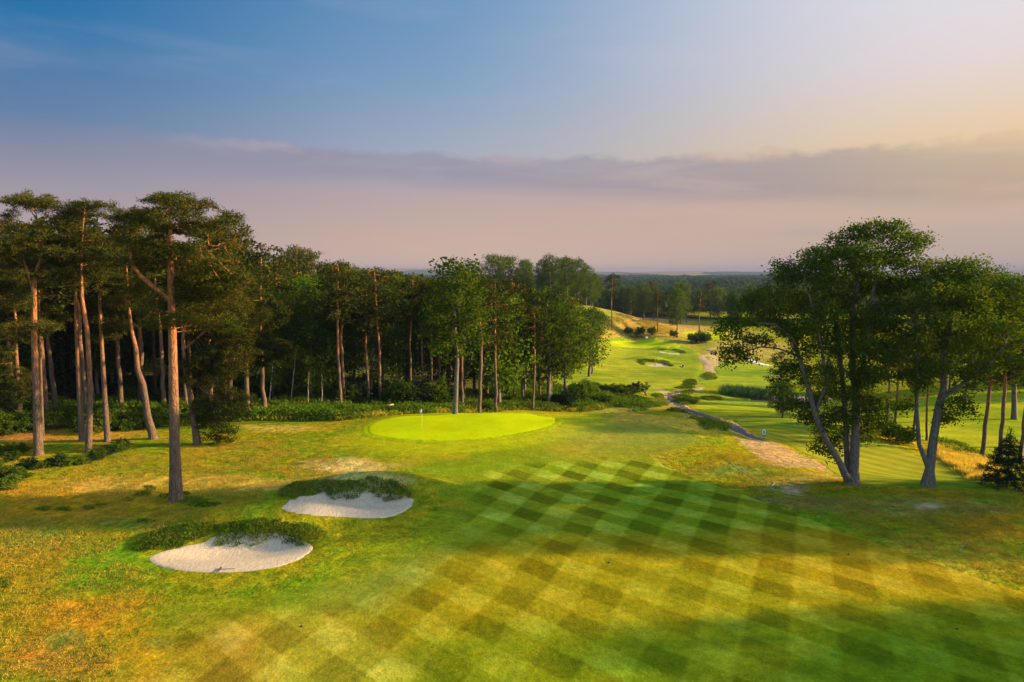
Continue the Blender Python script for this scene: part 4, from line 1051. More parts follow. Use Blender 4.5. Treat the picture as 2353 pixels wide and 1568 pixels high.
# trees out of the frame on the right whose shade falls over the fairway
for k, (x, y, h, pr) in enumerate([(60, 36, 16, PP[0]), (70, 31, 19, PP[2]), (49, 27.5, 13, PP[0]), (82, 36, 21, BP[1]), (57, 23, 15, PP[2]), (92, 30, 22, PP[3]), (66, 26, 17, BP[4]), (76, 30, 14, PP[1]), (50, 51, 17, BP[0]), (59, 50, 19, BH[0]), (68, 53.5, 20, BP[3]), (78, 50.5, 21, BH[1]), (53, 56, 14, BP[1]), (88, 54, 22, BP[0])]):
    tree('pine_tree' if pr in PP else 'broadleaf_tree', pr[0], (x, y, z1(x, y)), k, h / pr[1], 'tree outside the right edge of the view, only its shade reaches the fairway', 'tree', 'trees outside the right edge')

# far woodland: one mass
def woodland(name, rng_, na_, seed, label=None):
    rg = np.random.default_rng(seed)
    C_ = []; S_ = []
    r = rng_[0]
    while r < rng_[1]:
        sp_ = max(9.0, r * .011)
        a = np.arange(rng_[2], rng_[3], sp_ / r)
        a = a + rg.normal(size=len(a)) * .3 * sp_ / r
        rr = r + rg.normal(size=len(a)) * .35 * sp_
        x, y = rr * np.sin(a), rr * np.cos(a)
        # clearings
        cl = fbm(x / 260, y / 260, 77, 3)
        k = cl > .36
        x, y = x[k], y[k]
        h = rg.uniform(10, 17, len(x)) + 6 * (fbm(x / 150, y / 150, 55, 2) - .5)
        C_.append(np.stack([x, y, h], -1)); S_.append(np.full(len(x), sp_))
        r += sp_ * .95
    C_ = np.concatenate(C_); S_ = np.concatenate(S_)
    z = zt(C_[:, 0], C_[:, 1])
    n = len(C_); per = na_
    d = rg.normal(size=(n, per, 3)); d /= np.linalg.norm(d, axis=2)[..., None]; d[..., 2] = np.abs(d[..., 2]) * 1.0 - .25
    ctr = np.stack([C_[:, 0], C_[:, 1], z + C_[:, 2] * .62], -1)[:, None]
    rad_ = np.stack([S_ * .62, S_ * .62, C_[:, 2] * .42], -1)[:, None] * (.82 + .3 * rg.random((n, per, 1)))
    c = ctr + d * rad_
    ss = (S_ * .30)[:, None, None]
    dd = d + rg.normal(size=d.shape) * .5; dd /= np.linalg.norm(dd, axis=2)[..., None]
    u = np.cross(dd, rg.normal(size=d.shape)); u /= np.linalg.norm(u, axis=2)[..., None]; v = np.cross(dd, u)
    V = np.stack([c - u * ss, c + v * ss * .8, c + u * ss, c - v * ss * .8], 2).reshape(-1, 3)
    q = np.arange(n * per * 4).reshape(-1, 4)
    val = np.repeat(np.clip(rg.random(n)[:, None] * .7 + rg.random((n, per)) * .3, 0, 1).ravel(), 4)
    me = make_mesh(name, V, None, q, False, {'v': val})
    print(name, n)
    return tag(link(name, me, M_WOOD), kind='stuff')
M_WOOD = leaf_mat('woodland_leaves', (.006, .022, .006), (.026, .062, .010), (.05, .04, .008), .15, .35)
woodland('far_woodland', (470, 3600, R(-8), R(42)), 34, 3)
woodland('far_woodland', (260, 3000, R(-46), R(-8)), 22, 4)
# ------------------------------------------------------------------ low plants
def scatter(name, poly, dens, per, ln, wd, h, mat, up=.9, seed=1, dome=1.0, spread=.25, noise=None, kind=None, label=None, cat=None, group=None, edge=1.0):
    rg = np.random.default_rng(seed); lo, hi = poly.min(0), poly.max(0)
    n = int(dens * (hi[0] - lo[0]) * (hi[1] - lo[1])); x = rg.uniform(lo[0], hi[0], n); y = rg.uniform(lo[1], hi[1], n)
    s = sdist(poly, x, y) + (fbm(x / 1.1, y / 1.1, seed, 3) - .5) * edge * 1.6
    k = s > 0
    if noise: k &= fbm(x / noise[0], y / noise[0], seed + 9, 4) > noise[1]
    x, y, s = x[k], y[k], s[k]
    z = zt(x, y); hh = h * (1 - dome + dome * np.clip(s / edge, 0, 1) ** .6) * (.55 + .9 * fbm(x / 1.3, y / 1.3, seed + 4, 3))
    c = np.repeat(np.stack([x, y, z], -1), per, 0); H = np.repeat(hh, per)[:, None]
    off = rg.normal(size=c.shape) * spread; off[:, 2] = 0
    c = c + off; c[:, 2:] += H * rg.random((len(c), 1)) ** .7 * .85 if up < 1.5 else 0
    d = rg.normal(size=c.shape); d[:, 2] = np.abs(d[:, 2]) * .6 + up; d /= np.linalg.norm(d, axis=1)[:, None]
    sd = np.cross(d, rg.normal(size=c.shape)); sd /= np.linalg.norm(sd, axis=1)[:, None]
    L = ln * (.6 + .8 * rg.random((len(c), 1))); W = wd * (.6 + .8 * rg.random((len(c), 1)))
    V = np.stack([c, c + d * L * .5 + sd * W * .5, c + d * L, c + d * L * .5 - sd * W * .5], 1).reshape(-1, 3)
    v = np.clip(np.repeat(fbm(x / .8, y / .8, seed + 2, 3) * 1.6 - .5, per) + rg.random(len(c)) * .5, 0, 1)
    me = make_mesh(name, V, None, np.arange(len(c) * 4).reshape(-1, 4), False, {'v': np.repeat(v, 4)})
    return tag(link(name, me, mat), label, cat, group, kind)
def wp(f, pts, n=3): return smooth_closed(gp([f(*p) for p in pts]), n)
I_ = lambda x, y: (x, y)
H1 = wp(C6, [(90, 700), (130, 645), (300, 572), (500, 532), (700, 516), (900, 497), (1060, 495), (1200, 520), (1330, 545), (1450, 575), (1440, 625), (1360, 688), (1270, 698), (1180, 662), (1100, 640), (1040, 655), (960, 698), (860, 692), (740, 678), (668, 658), (684, 618), (640, 612), (560, 655), (450, 690), (350, 705), (200, 730), (110, 722)])
H2 = wp(C6, [(1110, 318), (1250, 245), (1400, 228), (1500, 225), (1700, 215), (1850, 212), (1960, 240), (2060, 290), (2088, 335), (2000, 362), (1900, 372), (1830, 345), (1760, 325), (1700, 342), (1560, 356), (1460, 348), (1450, 312), (1380, 322), (1250, 335), (1180, 335)])
gh = 'heather banks over the bunkers'
scatter('heather_bank', H1, 42, 12, .13, .05, .42, M_HEATH, .7, 61, label='bushy green heather hanging over the back of the nearest bunker', cat='heather', group=gh, edge=.5, spread=.12)
scatter('heather_bank', H2, 42, 12, .13, .05, .42, M_HEATH, .7, 62, label='heather with dry stalks over the back of the second bunker', cat='heather', group=gh, edge=.5, spread=.12)
scatter('heather_bank', wp(C4, [(572, 862), (590, 845), (650, 840), (750, 846), (820, 866), (855, 890), (840, 903), (780, 890), (740, 872), (700, 868), (660, 866), (630, 878), (625, 890), (590, 880)]), 12, 10, .26, .10, .40, M_HEATH, .7, 63, label='dark heather over the nearer far bunker', cat='heather', group=gh, edge=.6)
scatter('heather_bank', wp(C4, [(735, 765), (790, 757), (850, 764), (920, 768), (958, 785), (955, 797), (920, 795), (870, 778), (800, 772), (760, 770)]), 12, 10, .26, .10, .35, M_HEATH, .7, 64, label='dark heather over the farther far bunker', cat='heather', group=gh, edge=.6)
gh = 'low heather patches along the path'
for k, (pts, lab) in enumerate([
    ([(860, 1140), (920, 1130), (1010, 1150), (1070, 1165), (1000, 1200), (940, 1212), (885, 1190)], 'large heather patch inside the bend of the dark path'),
    ([(1100, 1145), (1180, 1135), (1260, 1158), (1180, 1170), (1110, 1165)], 'heather patch on the grass right of the path bend'),
    ([(610, 1190), (720, 1185), (820, 1200), (780, 1220), (650, 1215)], 'heather strip on the slope left of the dark path'),
    ([(700, 1130), (750, 1120), (790, 1140), (750, 1155)], 'small heather clump beside the head of the path bend'),
    ([(810, 1250), (900, 1240), (980, 1275), (1010, 1290), (900, 1262)], 'thin heather strip on the near side of the path'),
    ([(1010, 1300), (1080, 1320), (1180, 1330), (1290, 1375), (1300, 1398), (1180, 1388), (1080, 1362)], 'dark heather ridge hiding part of the path from view'),
    ([(1105, 965), (1140, 945), (1180, 960), (1205, 985), (1180, 1005), (1120, 1008)], 'round heather patch beside the pale worn trail'),
    ([(960, 1010), (1020, 1005), (1040, 1030), (1010, 1070), (940, 1078), (880, 1072), (950, 1050)], 'heather patch at the lower end of the far fairway'),
    ([(510, 660), (570, 655), (620, 662), (630, 672), (560, 675)], 'dark heather behind the far green'),
    ([(940, 1100), (1000, 1092), (1045, 1105), (1000, 1125), (950, 1118)], 'heather clump above the end of the dark path'),
    ([(220, 470), (300, 480), (360, 510), (340, 535), (240, 520)], 'green bracken on the crest of the mound')]):
    scatter('heather_patch', wp(C4, pts), 7, 9, .34, .12, .32, M_HEATH, .6, 70 + k, label=lab, cat='heather', group=gh, edge=.5 if k == 9 else 1.15)
scatter('heather_patch', wp(C5, [(1225, 1250), (1300, 1262), (1400, 1290), (1450, 1325), (1400, 1345), (1300, 1330), (1230, 1300)]), 10, 9, .26, .1, .6, M_FERN, .6, 88, label='green scrub on the bank beyond the forked broadleaf', cat='heather', group=gh, edge=.8)
BRK = wp(I_, [(-150, 935), (0, 925), (300, 925), (560, 915), (760, 922), (950, 912), (1090, 905), (1150, 880), (1260, 890), (1380, 905), (1420, 925), (1380, 943), (1290, 947), (1180, 943), (1060, 950), (840, 962), (700, 968), (560, 968), (460, 975), (380, 982), (300, 968), (160, 972), (0, 990), (-150, 1000)])
scatter('bracken', BRK, 7, 14, .36, .13, 1.15, M_FERN, .5, 101, kind='stuff', noise=(3.2, .44), edge=1.4, spread=.35)
scatter('bracken', BRK, 6, 8, .34, .10, .55, leaf_mat('bracken_sunlit', (.06, .10, .008), (.22, .22, .015), (.30, .20, .03), .3, .6), .9, 109, kind='stuff', noise=(2.2, .40), edge=.8, spread=.35)  # second layer of fronds, sunlit tints put into the leaf colour
scatter('bracken', wp(C3, [(640, 1180), (760, 1000), (1000, 1060), (1130, 1180), (1340, 1200), (1560, 1240), (1700, 1280), (1660, 1350), (1350, 1355), (1000, 1350), (700, 1340), (600, 1300)]), 6, 12, .40, .15, .8, M_FERN, .5, 102, kind='stuff', noise=(2.5, .36), edge=1.0, spread=.3)
scatter('bracken', wp(C4, [(0, 1120), (200, 1110), (400, 1140), (620, 1160), (700, 1200), (640, 1250), (400, 1250), (100, 1240), (-40, 1230)]), 5, 12, .40, .14, .7, M_FERN, .5, 103, kind='stuff', noise=(3.5, .47), edge=1.2, spread=.3)
scatter('long_grass', wp(C5, [(1225, 1285), (1330, 1300), (1450, 1350), (1550, 1420), (1560, 1470), (1480, 1478), (1380, 1440), (1290, 1380), (1222, 1335)]), 40, 8, .55, .05, .5, M_DRY, 1.6, 104, kind='stuff', edge=.8, spread=.15)
scatter('long_grass', wp(C4, [(300, 560), (420, 500), (560, 530), (760, 570), (880, 600), (860, 640), (700, 640), (500, 640), (330, 620)]), 4, 9, .6, .14, .5, M_DRY, 1.6, 106, kind='stuff', edge=1.5, spread=.4, noise=(6, .42))
scatter('reeds', wp(I_, [(1656, 907), (1700, 913), (1752, 919), (1775, 917), (1760, 911), (1720, 907), (1680, 904)]), 10, 10, 2.1, .10, .2, M_REED, 2.6, 105, kind='stuff', edge=.5, spread=.3)
# coarse tufts in the roughs close to the camera
RL = wp(I_, [(-200, 1050), (150, 1060), (600, 1010), (740, 1030), (780, 1090), (640, 1130), (560, 1190), (320, 1230), (320, 1300), (380, 1370), (300, 1440), (200, 1620), (-200, 1640)])
scatter('rough_grass', RL, 40, 4, .125, .025, .03, leaf_mat('tuft_gold', (.12, .12, .015), (.34, .26, .03), (.40, .23, .03), .3, .6), 1.2, 107, kind='stuff', noise=(1.6, .42), edge=.4, spread=.10)
RR_ = wp(I_, [(1580, 1085), (1700, 1040), (1900, 1100), (2060, 1130), (2353, 1130), (2600, 1160), (2700, 1440), (2353, 1345), (2060, 1250), (1850, 1175), (1700, 1122)])
scatter('rough_grass', RR_, 40, 4, .125, .025, .03, bpy.data.materials['tuft_gold'], 1.2, 108, kind='stuff', noise=(1.6, .42), edge=.4, spread=.10)
M_TUFT = M_FERN
gt = 'small weed tufts in the left rough'
for k, (x, y, rx, ry) in enumerate([(150, 1172, 22, 6), (205, 1168, 16, 6), (230, 1162, 9, 5), (345, 1122, 16, 6), (330, 1135, 16, 6), (296, 1148, 10, 5), (100, 1170, 14, 5), (336, 1198, 22, 5), (440, 1150, 40, 8), (470, 1160, 40, 6), (10, 1340, 22, 14), (385, 1140, 16, 5), (425, 1135, 14, 5)]):
    P_ = [(x + rx * math.cos(a), y + ry * math.sin(a)) for a in np.linspace(0, 6.28, 9)[:-1]]
    scatter('weed_tuft', wp(I_, P_), 60, 9, .10, .045, .08, M_TUFT, .6, 120 + k, edge=.5, spread=.06, label=['green weed tuft on the golden rough left of the largest pine', 'dark low plant at the left edge of the view', 'leafy green growth around the foot of the largest pine'][1 if x == 10 else 2 if k in (8, 9, 12) else 0], cat='weed', group=gt if k not in (8, 9, 10, 12) else ('growth at the pine foot' if k != 10 else None))

# bushes: prototypes with stems and foliage
def bush_proto(seed, h, r, m, ln=.15, wd=.11, per=16):
    rg = np.random.default_rng(seed)
    cl = [(r * .62 * math.cos(i * 2.4) * (.4 + .6 * rg.random()), r * .62 * math.sin(i * 2.4) * (.4 + .6 * rg.random()), h * (.25 + .6 * rg.random()) * (.75 if i > 6 else 1), r * .42, r * .42, h * .24, 30) for i in range(13)]
    stems = [[(0, 0, 0, .05), (.1, 0, h * .22, .04)], [(0, 0, 0.02, .04), (-.25 * r, .1, h * .3, .03)], [(0, 0, .02, .04), (.2 * r, -.25 * r, h * .3, .03)]]
    return make_tree('bush', seed, stems, cl, M_OBARK, m, per=per, ln=ln, wd=wd, spread=.20, flat=.8, up=.2, step=.2, kill=.25, tip=.006, leaf_r=.022, jit=.35)
BU = [bush_proto(201, 2.0, 1.5, M_OLEAF), bush_proto(202, 1.7, 1.7, M_HEATH), bush_proto(203, 2.2, 1.4, M_LLEAF), bush_proto(204, 2.0, 1.6, M_DLEAF)]
def bush(k, b, s, label, rz, group=None, sz=1.0, cat='bush'):
    r = empty('bush', (b[0], b[1], b[2] - .05), rz, s); r.scale = (s, s, s * sz); tag(r, label, cat, group)
    for nme, me in zip(('stem', 'foliage'), BU[k]):
        o = bpy.data.objects.new(nme, me); col.objects.link(o); o.parent = r
g = 'low shrubs under the left pines'
rg2 = random.Random(77)
for i, (x, y) in enumerate([(20, 1275), (60, 1315), (130, 1345), (40, 1385), (200, 1345), (110, 1275), (265, 1335), (330, 1330), (395, 1322), (455, 1310), (500, 1285), (560, 1262), (-30, 1340), (-40, 1400), (-20, 1440), (30, 1440), (80, 1400)]):
    bush([1, 0, 3, 1][i % 4], G(*C1(x, y)), rg2.uniform(.55, .85), 'low dark green shrub among the bushes below the forked pine at the left edge', i * 1.3, g, .8)
g = 'gorse bushes behind the left pines'
for i, (x, y) in enumerate([(450, 1175), (520, 1160), (590, 1165), (660, 1160), (730, 1150), (800, 1120), (390, 1150), (300, 1140), (220, 1160), (150, 1170), (60, 1175), (0, 1190), (860, 1110)]):
    bush([1, 2, 1, 0][i % 4], G(*C1(x, y)), rg2.uniform(1.2, 1.6), 'rounded gorse bush in the row between and behind the left pine trunks', i * .9, g, .9)
for i, (p, s, k, lab) in enumerate([
    (C3(1290, 1352), 1.6, 3, 'dark ivy covered bush at the foot of the tree at the end of the wood'), (C3(1250, 1340), 1.3, 0, 'dark green bush left of the ivy covered one'),
    (C3(1390, 1335), 2.1, 2, 'bright yellow green bush just right of the ivy clad tree'), (C3(1450, 1310), 1.9, 2, 'second bright bush right of the ivy clad tree'), (C3(1500, 1250), 1.6, 2, 'bright bush on the slope before the row of gorse'),
    (C3(1570, 1325), 1.1, 2, 'small pale bush at the right foot of the slope'), (C3(1640, 1330), 1.0, 0, 'small green bush closest to the path on the slope'),
    (C3(640, 1385), .9, 0, 'small dark bush beside the tall pine trunk behind the green'), (C3(850, 1335), 1.1, 0, 'green bush under the two close pine trunks in the gap'), (C3(1000, 1330), 1.2, 2, 'light green bush left of the brown broadleaf trunk'), (C3(1100, 1335), 1.1, 0, 'bush at the left foot of the brown broadleaf trunk'),
    (C3(740, 1315), 1.2, 2, 'sunlit bush right of the tall pine trunk behind the green'),
    (C4(1020, 712), 2.2, 0, 'left bush of the clump by the farthest green'), (C4(1062, 716), 2.0, 3, 'middle dark bush of the clump by the farthest green'), (C4(1105, 716), 2.6, 0, 'tallest right bush of the clump by the farthest green'),
    (C4(600, 645), 1.8, 0, 'rounded bush at the foot of the mound, left of two'), (C4(690, 648), 1.8, 0, 'rounded bush at the foot of the mound, right of two'), (C4(862, 668), 1.6, 0, 'small bush beside the lone broadleaf tree'), (C4(500, 640), 1.6, 0, 'low bush furthest left under the mound'),
    (C5(1480, 1430), .5, 2, 'small straw coloured bush left of the young spruce'), (C5(985, 1255), 1.2, 0, 'bush on the bank behind the tallest broadleaf'), (C5(1060, 1275), 1.1, 0, 'bush on the bank left of the slim second stem')]):
    bush(k, G(*p), s, lab, i * 1.7, 'single bushes on the slopes')
for i, (x, y) in enumerate([(230, 1112), (290, 1115), (350, 1122), (420, 1128), (480, 1125), (540, 1120)]):
    bush([0, 2][i % 2], G(*C4(x, y)), 1.5, 'gorse bush in the dark green row at the lower end of the far fairway', i, 'gorse row below the far fairway', .75)
# undergrowth inside the wood edge
n_ = 0
while n_ < 90:
    x = rg2.uniform(-74, -10); y = rg2.uniform(100, 116) if x > -45 else rg2.uniform(92, 112)
    bush(rg2.choice([0, 3, 3, 1, 0]), (x, y, z1(x, y)), rg2.uniform(.9, 2.0), 'leafy undergrowth shrub at the dark foot of the wood', rg2.uniform(0, 6), 'undergrowth at the foot of the wood', 1.1); n_ += 1
# twisted dead shrub by the path bend
b = G(*C4(600, 1130)); rg = np.random.default_rng(9)
A = ell(rg, (-.3, 0, 2.0), (2.8, 2.0, 1.4), 110)
N, par, rad, ch = grow(rg, [[(1.4, 0, 0, .22), (.9, 0, .8, .18), (.2, 0, 1.3, .13)]], A, .3, .4, tip=.03, jit=.5)
wm = wood_mesh('dead_shrub', N, par, rad, ch); wm.materials.append(M_OBARK)
tw = np.array([i for i in range(len(N)) if rad[i] < .05]); lm = leaves_mesh('dead_shrub_tufts', rg, N[tw], .22, 14, .28, .11, .2, .5); lm.materials.append(M_DLEAF)
r = empty('twisted_shrub', b, 0, .95); tag(r, 'dark twisted windblown shrub beside the bend of the path', 'shrub')
for nme, me in (('branches', wm), ('foliage', lm)):
    o = bpy.data.objects.new(nme, me); col.objects.link(o); o.parent = r

# ------------------------------------------------------------------ hills on the horizon
m_hill, nt = new_mat('hill_fields')
tc = nt.n.new('ShaderNodeTexCoord').outputs['Object']
vo = nt.n.new('ShaderNodeTexVoronoi'); vo.inputs['Scale'].default_value = .0022; nt.l.new(nt.scalev(tc, (1, .45, 1)), vo.inputs[0])
sp = nt.n.new('ShaderNodeSeparateColor'); nt.l.new(vo.outputs['Color'], sp.inputs[0])
c = nt.mix(nt.mapr(sp.outputs[0], .45, .6, 0, 1), (.04, .07, .03), (.20, .16, .09)); principled(nt, c, 1, 0)
an = np.linspace(R(-50), R(50), 400); rr_ = np.array([5200, 5500, 5800, 6200, 6700, 7400])
prof = np.interp(np.degrees(an), [-50, -30, -18, -14, -9, -5, 0, 4, 9, 14, 20, 30, 36, 50], [54, 60, 63, 68, 64, 56, 58, 42, 30, 36, 33, 34, 44, 46])
prof = prof + (fbm(an * 40, an * 0, 3, 5) - .5) * 14 + (fbm(an * 400, an * 0, 4, 2) - .5) * 4
hv = [0, .35, .7, .95, 1.0, .8]; V = []
for j, r_ in enumerate(rr_):
    z = -14 + (prof + 14) * hv[j]
    V.append(np.stack([r_ * np.sin(an), r_ * np.cos(an), z], -1))
V = np.concatenate(V); ii = np.arange(5)[:, None] * 400 + np.arange(399)[None]
hq = np.stack([ii, ii + 1, ii + 401, ii + 400], -1).reshape(-1, 4)
tag(link('hills', make_mesh('hills', V, None, hq, True), m_hill), kind='structure')

# ------------------------------------------------------------------ flagstick
b = G(970, 988)
M_POLE = plain('yellow_pole', (.55, .54, .20), .4, .4, .05); M_FLAG = plain('flag_cloth', (.42, .42, .43), .8, .1, .1); M_BLACK = plain('black_hole', (.01, .01, .01), .9, .1, 0)
M_CUP = plain('white_cup', (.7, .7, .7), .5, .3, .05)
r = empty('flagstick', (b[0], b[1], b[2] + .03)); tag(r, 'thin yellow flagstick with a small limp white flag on the bright green', 'golf flag')
H = 2.25; mb = MB(); mb.tube([(0, 0, -.05), (-.01, 0, H * .5), (-.03, 0, H)], [.015, .013, .011], 8); mb.build('pole', M_POLE, r)
mb = MB(); cols = 7; rows = 6; vs = []
for i in range(cols):
    for j in range(rows):
        u, v = i / (cols - 1), j / (rows - 1)
        vs.append((-.03 - .22 * u * (1 - .25 * v), .06 * math.sin(u * 9 + v * 2), H - .03 - .34 * v - .16 * u))
mb.add(vs, [(i * rows + j, i * rows + j + 1, (i + 1) * rows + j + 1, (i + 1) * rows + j) for i in range(cols - 1) for j in range(rows - 1)])
f = mb.build('flag', M_FLAG, r); sm = f.modifiers.new('thick', 'SOLIDIFY'); sm.thickness = .012
mb = MB(); mb.tube([(0, 0, -.03), (0, 0, .012)], [.055, .055], 16); mb.build('hole_cup', M_BLACK, r)

# tee sign
M_BLUE = plain('blue_sign_face', (.08, .25, .62), .5, .3, .05); M_WHT = plain('pale_blue_rim', (.62, .75, .85), .5, .3, .05); M_DG = plain('dark_green_post', (.02, .06, .05), .5, .3, .1)
b = G(1755, 1004)
r = empty('tee_sign', b, .1); tag(r, 'small blue tee sign with a pale rim standing beside the dark path', 'sign')
def oval(w, h, y, d, n=24):
    pr = [(w / 2 * math.copysign(abs(math.cos(a)) ** .7, math.cos(a)), h / 2 * math.copysign(abs(math.sin(a)) ** .7, math.sin(a))) for a in np.linspace(0, 2 * PI, n, endpoint=False)]
    vs = [(px, y - d / 2, .52 + pz_) for px, pz_ in pr] + [(px, y + d / 2, .52 + pz_) for px, pz_ in pr]
    return vs, [tuple(range(n)), tuple(range(n, 2 * n))[::-1]] + [(k, k + n, (k + 1) % n + n, (k + 1) % n) for k in range(n)]
mb = MB(); mb.add(*oval(.34, .66, 0, .05)); mb.build('sign_board', M_WHT, r, False)
mb = MB(); mb.add(*oval(.22, .48, -.028, .012)); mb.build('sign_face', M_BLUE, r, False)
mb = MB(); mb.tube([(0, .04, -.1), (0, .04, .5)], [.035, .035], 8); mb.box((0, .03, .1), (.26, .06, .16)); mb.build('post', M_DG, r, False)

# bunker rake at the front rim of the nearest bunker
b = G(509, 1312); M_RAKE = plain('dark_rake', (.03, .022, .015), .6, .3, .2)
r = empty('bunker_rake', (b[0], b[1], b[2] + .07), .05); tag(r, 'dark rake lying on the front rim of the nearest bunker', 'rake')
mb = MB(); mb.tube([(-.1, 0, .02), (.75, .02, .03)], [.018, .014], 6); mb.build('handle', M_RAKE, r)
mb = MB(); mb.box((-.1, 0, .02), (.07, .52, .04)); [mb.box((-.1, -.24 + .06 * k, -.03), (.014, .014, .08)) for k in range(9)]; mb.build('rake_head', M_RAKE, r, False)

# irrigation hoses
M_HOSE = plain('pale_hose', (.36, .39, .33), .5, .3, .05)
def hose(ptsD, w, label):
    P = []
    for i in range(len(ptsD) - 1):
        a, b_ = np.array(G(*ptsD[i])), np.array(G(*ptsD[i + 1])); n = max(2, int(np.linalg.norm(b_ - a) / .3))
        P += [a + (b_ - a) * t / n for t in range(n)]
    P.append(np.array(G(*ptsD[-1]))); P = np.array(P)
    for _ in range(6): P[1:-1] = (P[:-2] + P[1:-1] * 2 + P[2:]) / 4
    z = zt(P[:, 0], P[:, 1]) + w * .8 + .02
    mb = MB(); mb.tube([(p[0], p[1], zz) for p, zz in zip(P, z)], w, 6)
    return tag(mb.build('garden_hose', M_HOSE), label, 'hose', 'pale hoses lying in the right rough')
D9 = lambda x, y: ((1850 + .10625 * x) * .9412, (1150 + .10625 * y) * .9412)
hose([D9(350, 255), D9(415, 280), D9(390, 320), D9(300, 350), D9(258, 385), D9(290, 415), D9(400, 440), D9(560, 490), D9(700, 535), D9(850, 565), D9(1050, 578)], .018, 'pale curled hose beside the round bare patch in the right rough')
hose([C8(1005, 55), C8(1012, 68), C8(1040, 85), C8(1080, 110), C8(1130, 135)], .012, 'pale hose end below the wide straw coloured patch')
hose([C8(2100, 415), C8(2075, 430), C8(2060, 448), C8(2058, 468)], .010, 'short pale hose in the golden rough near the right edge')
# sprinkler heads
M_SPR = plain('sprinkler_black', (.012, .012, .012), .5, .3, .1)
for (x, y, lab) in [(693, 1441, 'small black sprinkler head in the lower left of the mown fairway'), (1399, 1294, 'small black sprinkler head near the middle of the golden fairway band'), (1289, 1125, 'small black sprinkler head among the dark mown squares'), (2199, 1447, 'small black sprinkler head in the shaded lower right fairway'), (1950, 1275, 'small black sprinkler head at the right edge of the mown fairway'), (2097 - 30, 1138 - 50, 'small black sprinkler head on the near tee')]:
    b = G(x, y); r = empty('sprinkler_head', (b[0], b[1], b[2] + .02)); tag(r, lab, 'sprinkler', 'sprinkler heads')
    mb = MB(); mb.tube([(0, 0, -.05), (0, 0, .012), (0, 0, .02)], [.07, .07, .06], 14); mb.build('rim', M_HOSE if False else M_SPR, r)
    mb = MB(); mb.tube([(0, 0, 0), (0, 0, .05)], [.05, .035], 10); mb.build('nozzle', M_SPR, r)
# fallen pale log
M_LOG = plain('peeled_log', (.42, .33, .19), .8, .1, .15, 6)
b = G(891, 949)
r = empty('fallen_log', (b[0], b[1], b[2] + .95), .05); tag(r, 'pale peeled log lying in the bracken left of the flag', 'log')
mb = MB(); mb.tube([(-1.4, -.3, -.16), (-.7, -.1, -.03), (.2, 0, .05), (.8, .1, .1)], [.06, .09, .14, .16], 10); mb.build('trunk', M_LOG, r)
b = G(745, 934)
r = empty('fallen_log', (b[0], b[1], b[2] + .8), .1); tag(r, 'thin pale branch lying in the bracken left of the close pair of trunks', 'log')
mb = MB(); mb.tube([(-.9, 0, 0), (0, 0, .03), (.8, .1, 0)], [.05, .08, .06], 8); mb.build('trunk', M_LOG, r)

# ------------------------------------------------------------------ golfer with carried bag, and a bag on a stand by the far green
def skin_body(name, joints, edges, radii, mats, cut, parent):
    me = bpy.data.meshes.new(name); me.from_pydata(joints, edges, []); me.update()
    o = bpy.data.objects.new(name, me); col.objects.link(o)
    o.modifiers.new('s', 'SKIN'); me.skin_vertices[0].data.foreach_set('radius', [v for r_ in radii for v in (r_, r_)])
    me.skin_vertices[0].data[0].use_root = True
    s = o.modifiers.new('ss', 'SUBSURF'); s.levels = 2; s.render_levels = 2
    bpy.context.view_layer.update(); dg = bpy.context.evaluated_depsgraph_get()
    m2 = bpy.data.meshes.new_from_object(o.evaluated_get(dg)); o.modifiers.clear(); o.data = m2
    m2.materials.clear()
    for m in mats: m2.materials.append(m)
    for p in m2.polygons:
        p.material_index = cut(p.center); p.use_smooth = True
    if parent: o.parent = parent
    return o
M_SKIN = plain('skin', (.45, .26, .18), .6, .3, .05); M_NAVY = plain('navy_top', (.012, .012, .03), .85, .1, .1); M_TAN = plain('tan_shorts', (.32, .24, .15), .85, .1, .1); M_SHOE = plain('white_shoe', (.6, .6, .6), .6, .2, .05)
b = G(1569, 850)
J = [(0, 0, .95), (0, .01, 1.15), (0, .0, 1.38), (0, .0, 1.50), (0, -.02, 1.60), (0, -.03, 1.68),
     (-.10, 0, .90), (-.13, -.10, .50), (-.14, -.02, .09), (-.14, -.16, .05), (.10, 0, .90), (.12, .10, .50), (.13, .26, .12), (.13, .14, .05),
     (-.19, .0, 1.40), (-.27, .0, 1.14), (-.24, -.18, .98), (.19, 0, 1.40), (.29, .0, 1.14), (.30, -.16, .96)]
E = [(0, 1), (1, 2), (2, 3), (3, 4), (4, 5), (0, 6), (6, 7), (7, 8), (8, 9), (0, 10), (10, 11), (11, 12), (12, 13), (2, 14), (14, 15), (15, 16), (2, 17), (17, 18), (18, 19)]
nb = len(J); RD = [.15, .145, .16, .06, .095, .09, .10, .065, .045, .04, .10, .065, .045, .04, .07, .05, .035, .07, .05, .035]
for sgn, w in ((-1, 16), (1, 19)):      # five fingers on each hand
    wx, wy, wz = J[w]
    J.append((wx, wy - .07, wz - .04)); RD.append(.028); E.append((w, len(J) - 1)); palm = len(J) - 1
    for k in range(5):
        ox = (-.03 + .02 * k) if k < 4 else .045 * -sgn
        l = (.055, .07, .066, .05, .045)[k]
        J.append((wx + ox, wy - .07 - l * .5, wz - .05 - (0 if k == 4 else .01))); RD.append(.009); E.append((palm, len(J) - 1))
        J.append((wx + ox, wy - .07 - l * .8, wz - .08)); RD.append(.008); E.append((len(J) - 2, len(J) - 1))
def cutf(c_):
    if c_[2] < .12: return 3
    if c_[2] < .48: return 0
    if c_[2] < .93 and abs(c_[0]) < .22: return 2
    if c_[2] > 1.50: return 0
    if abs(c_[0]) > .21 and c_[2] < 1.12: return 0
    return 1
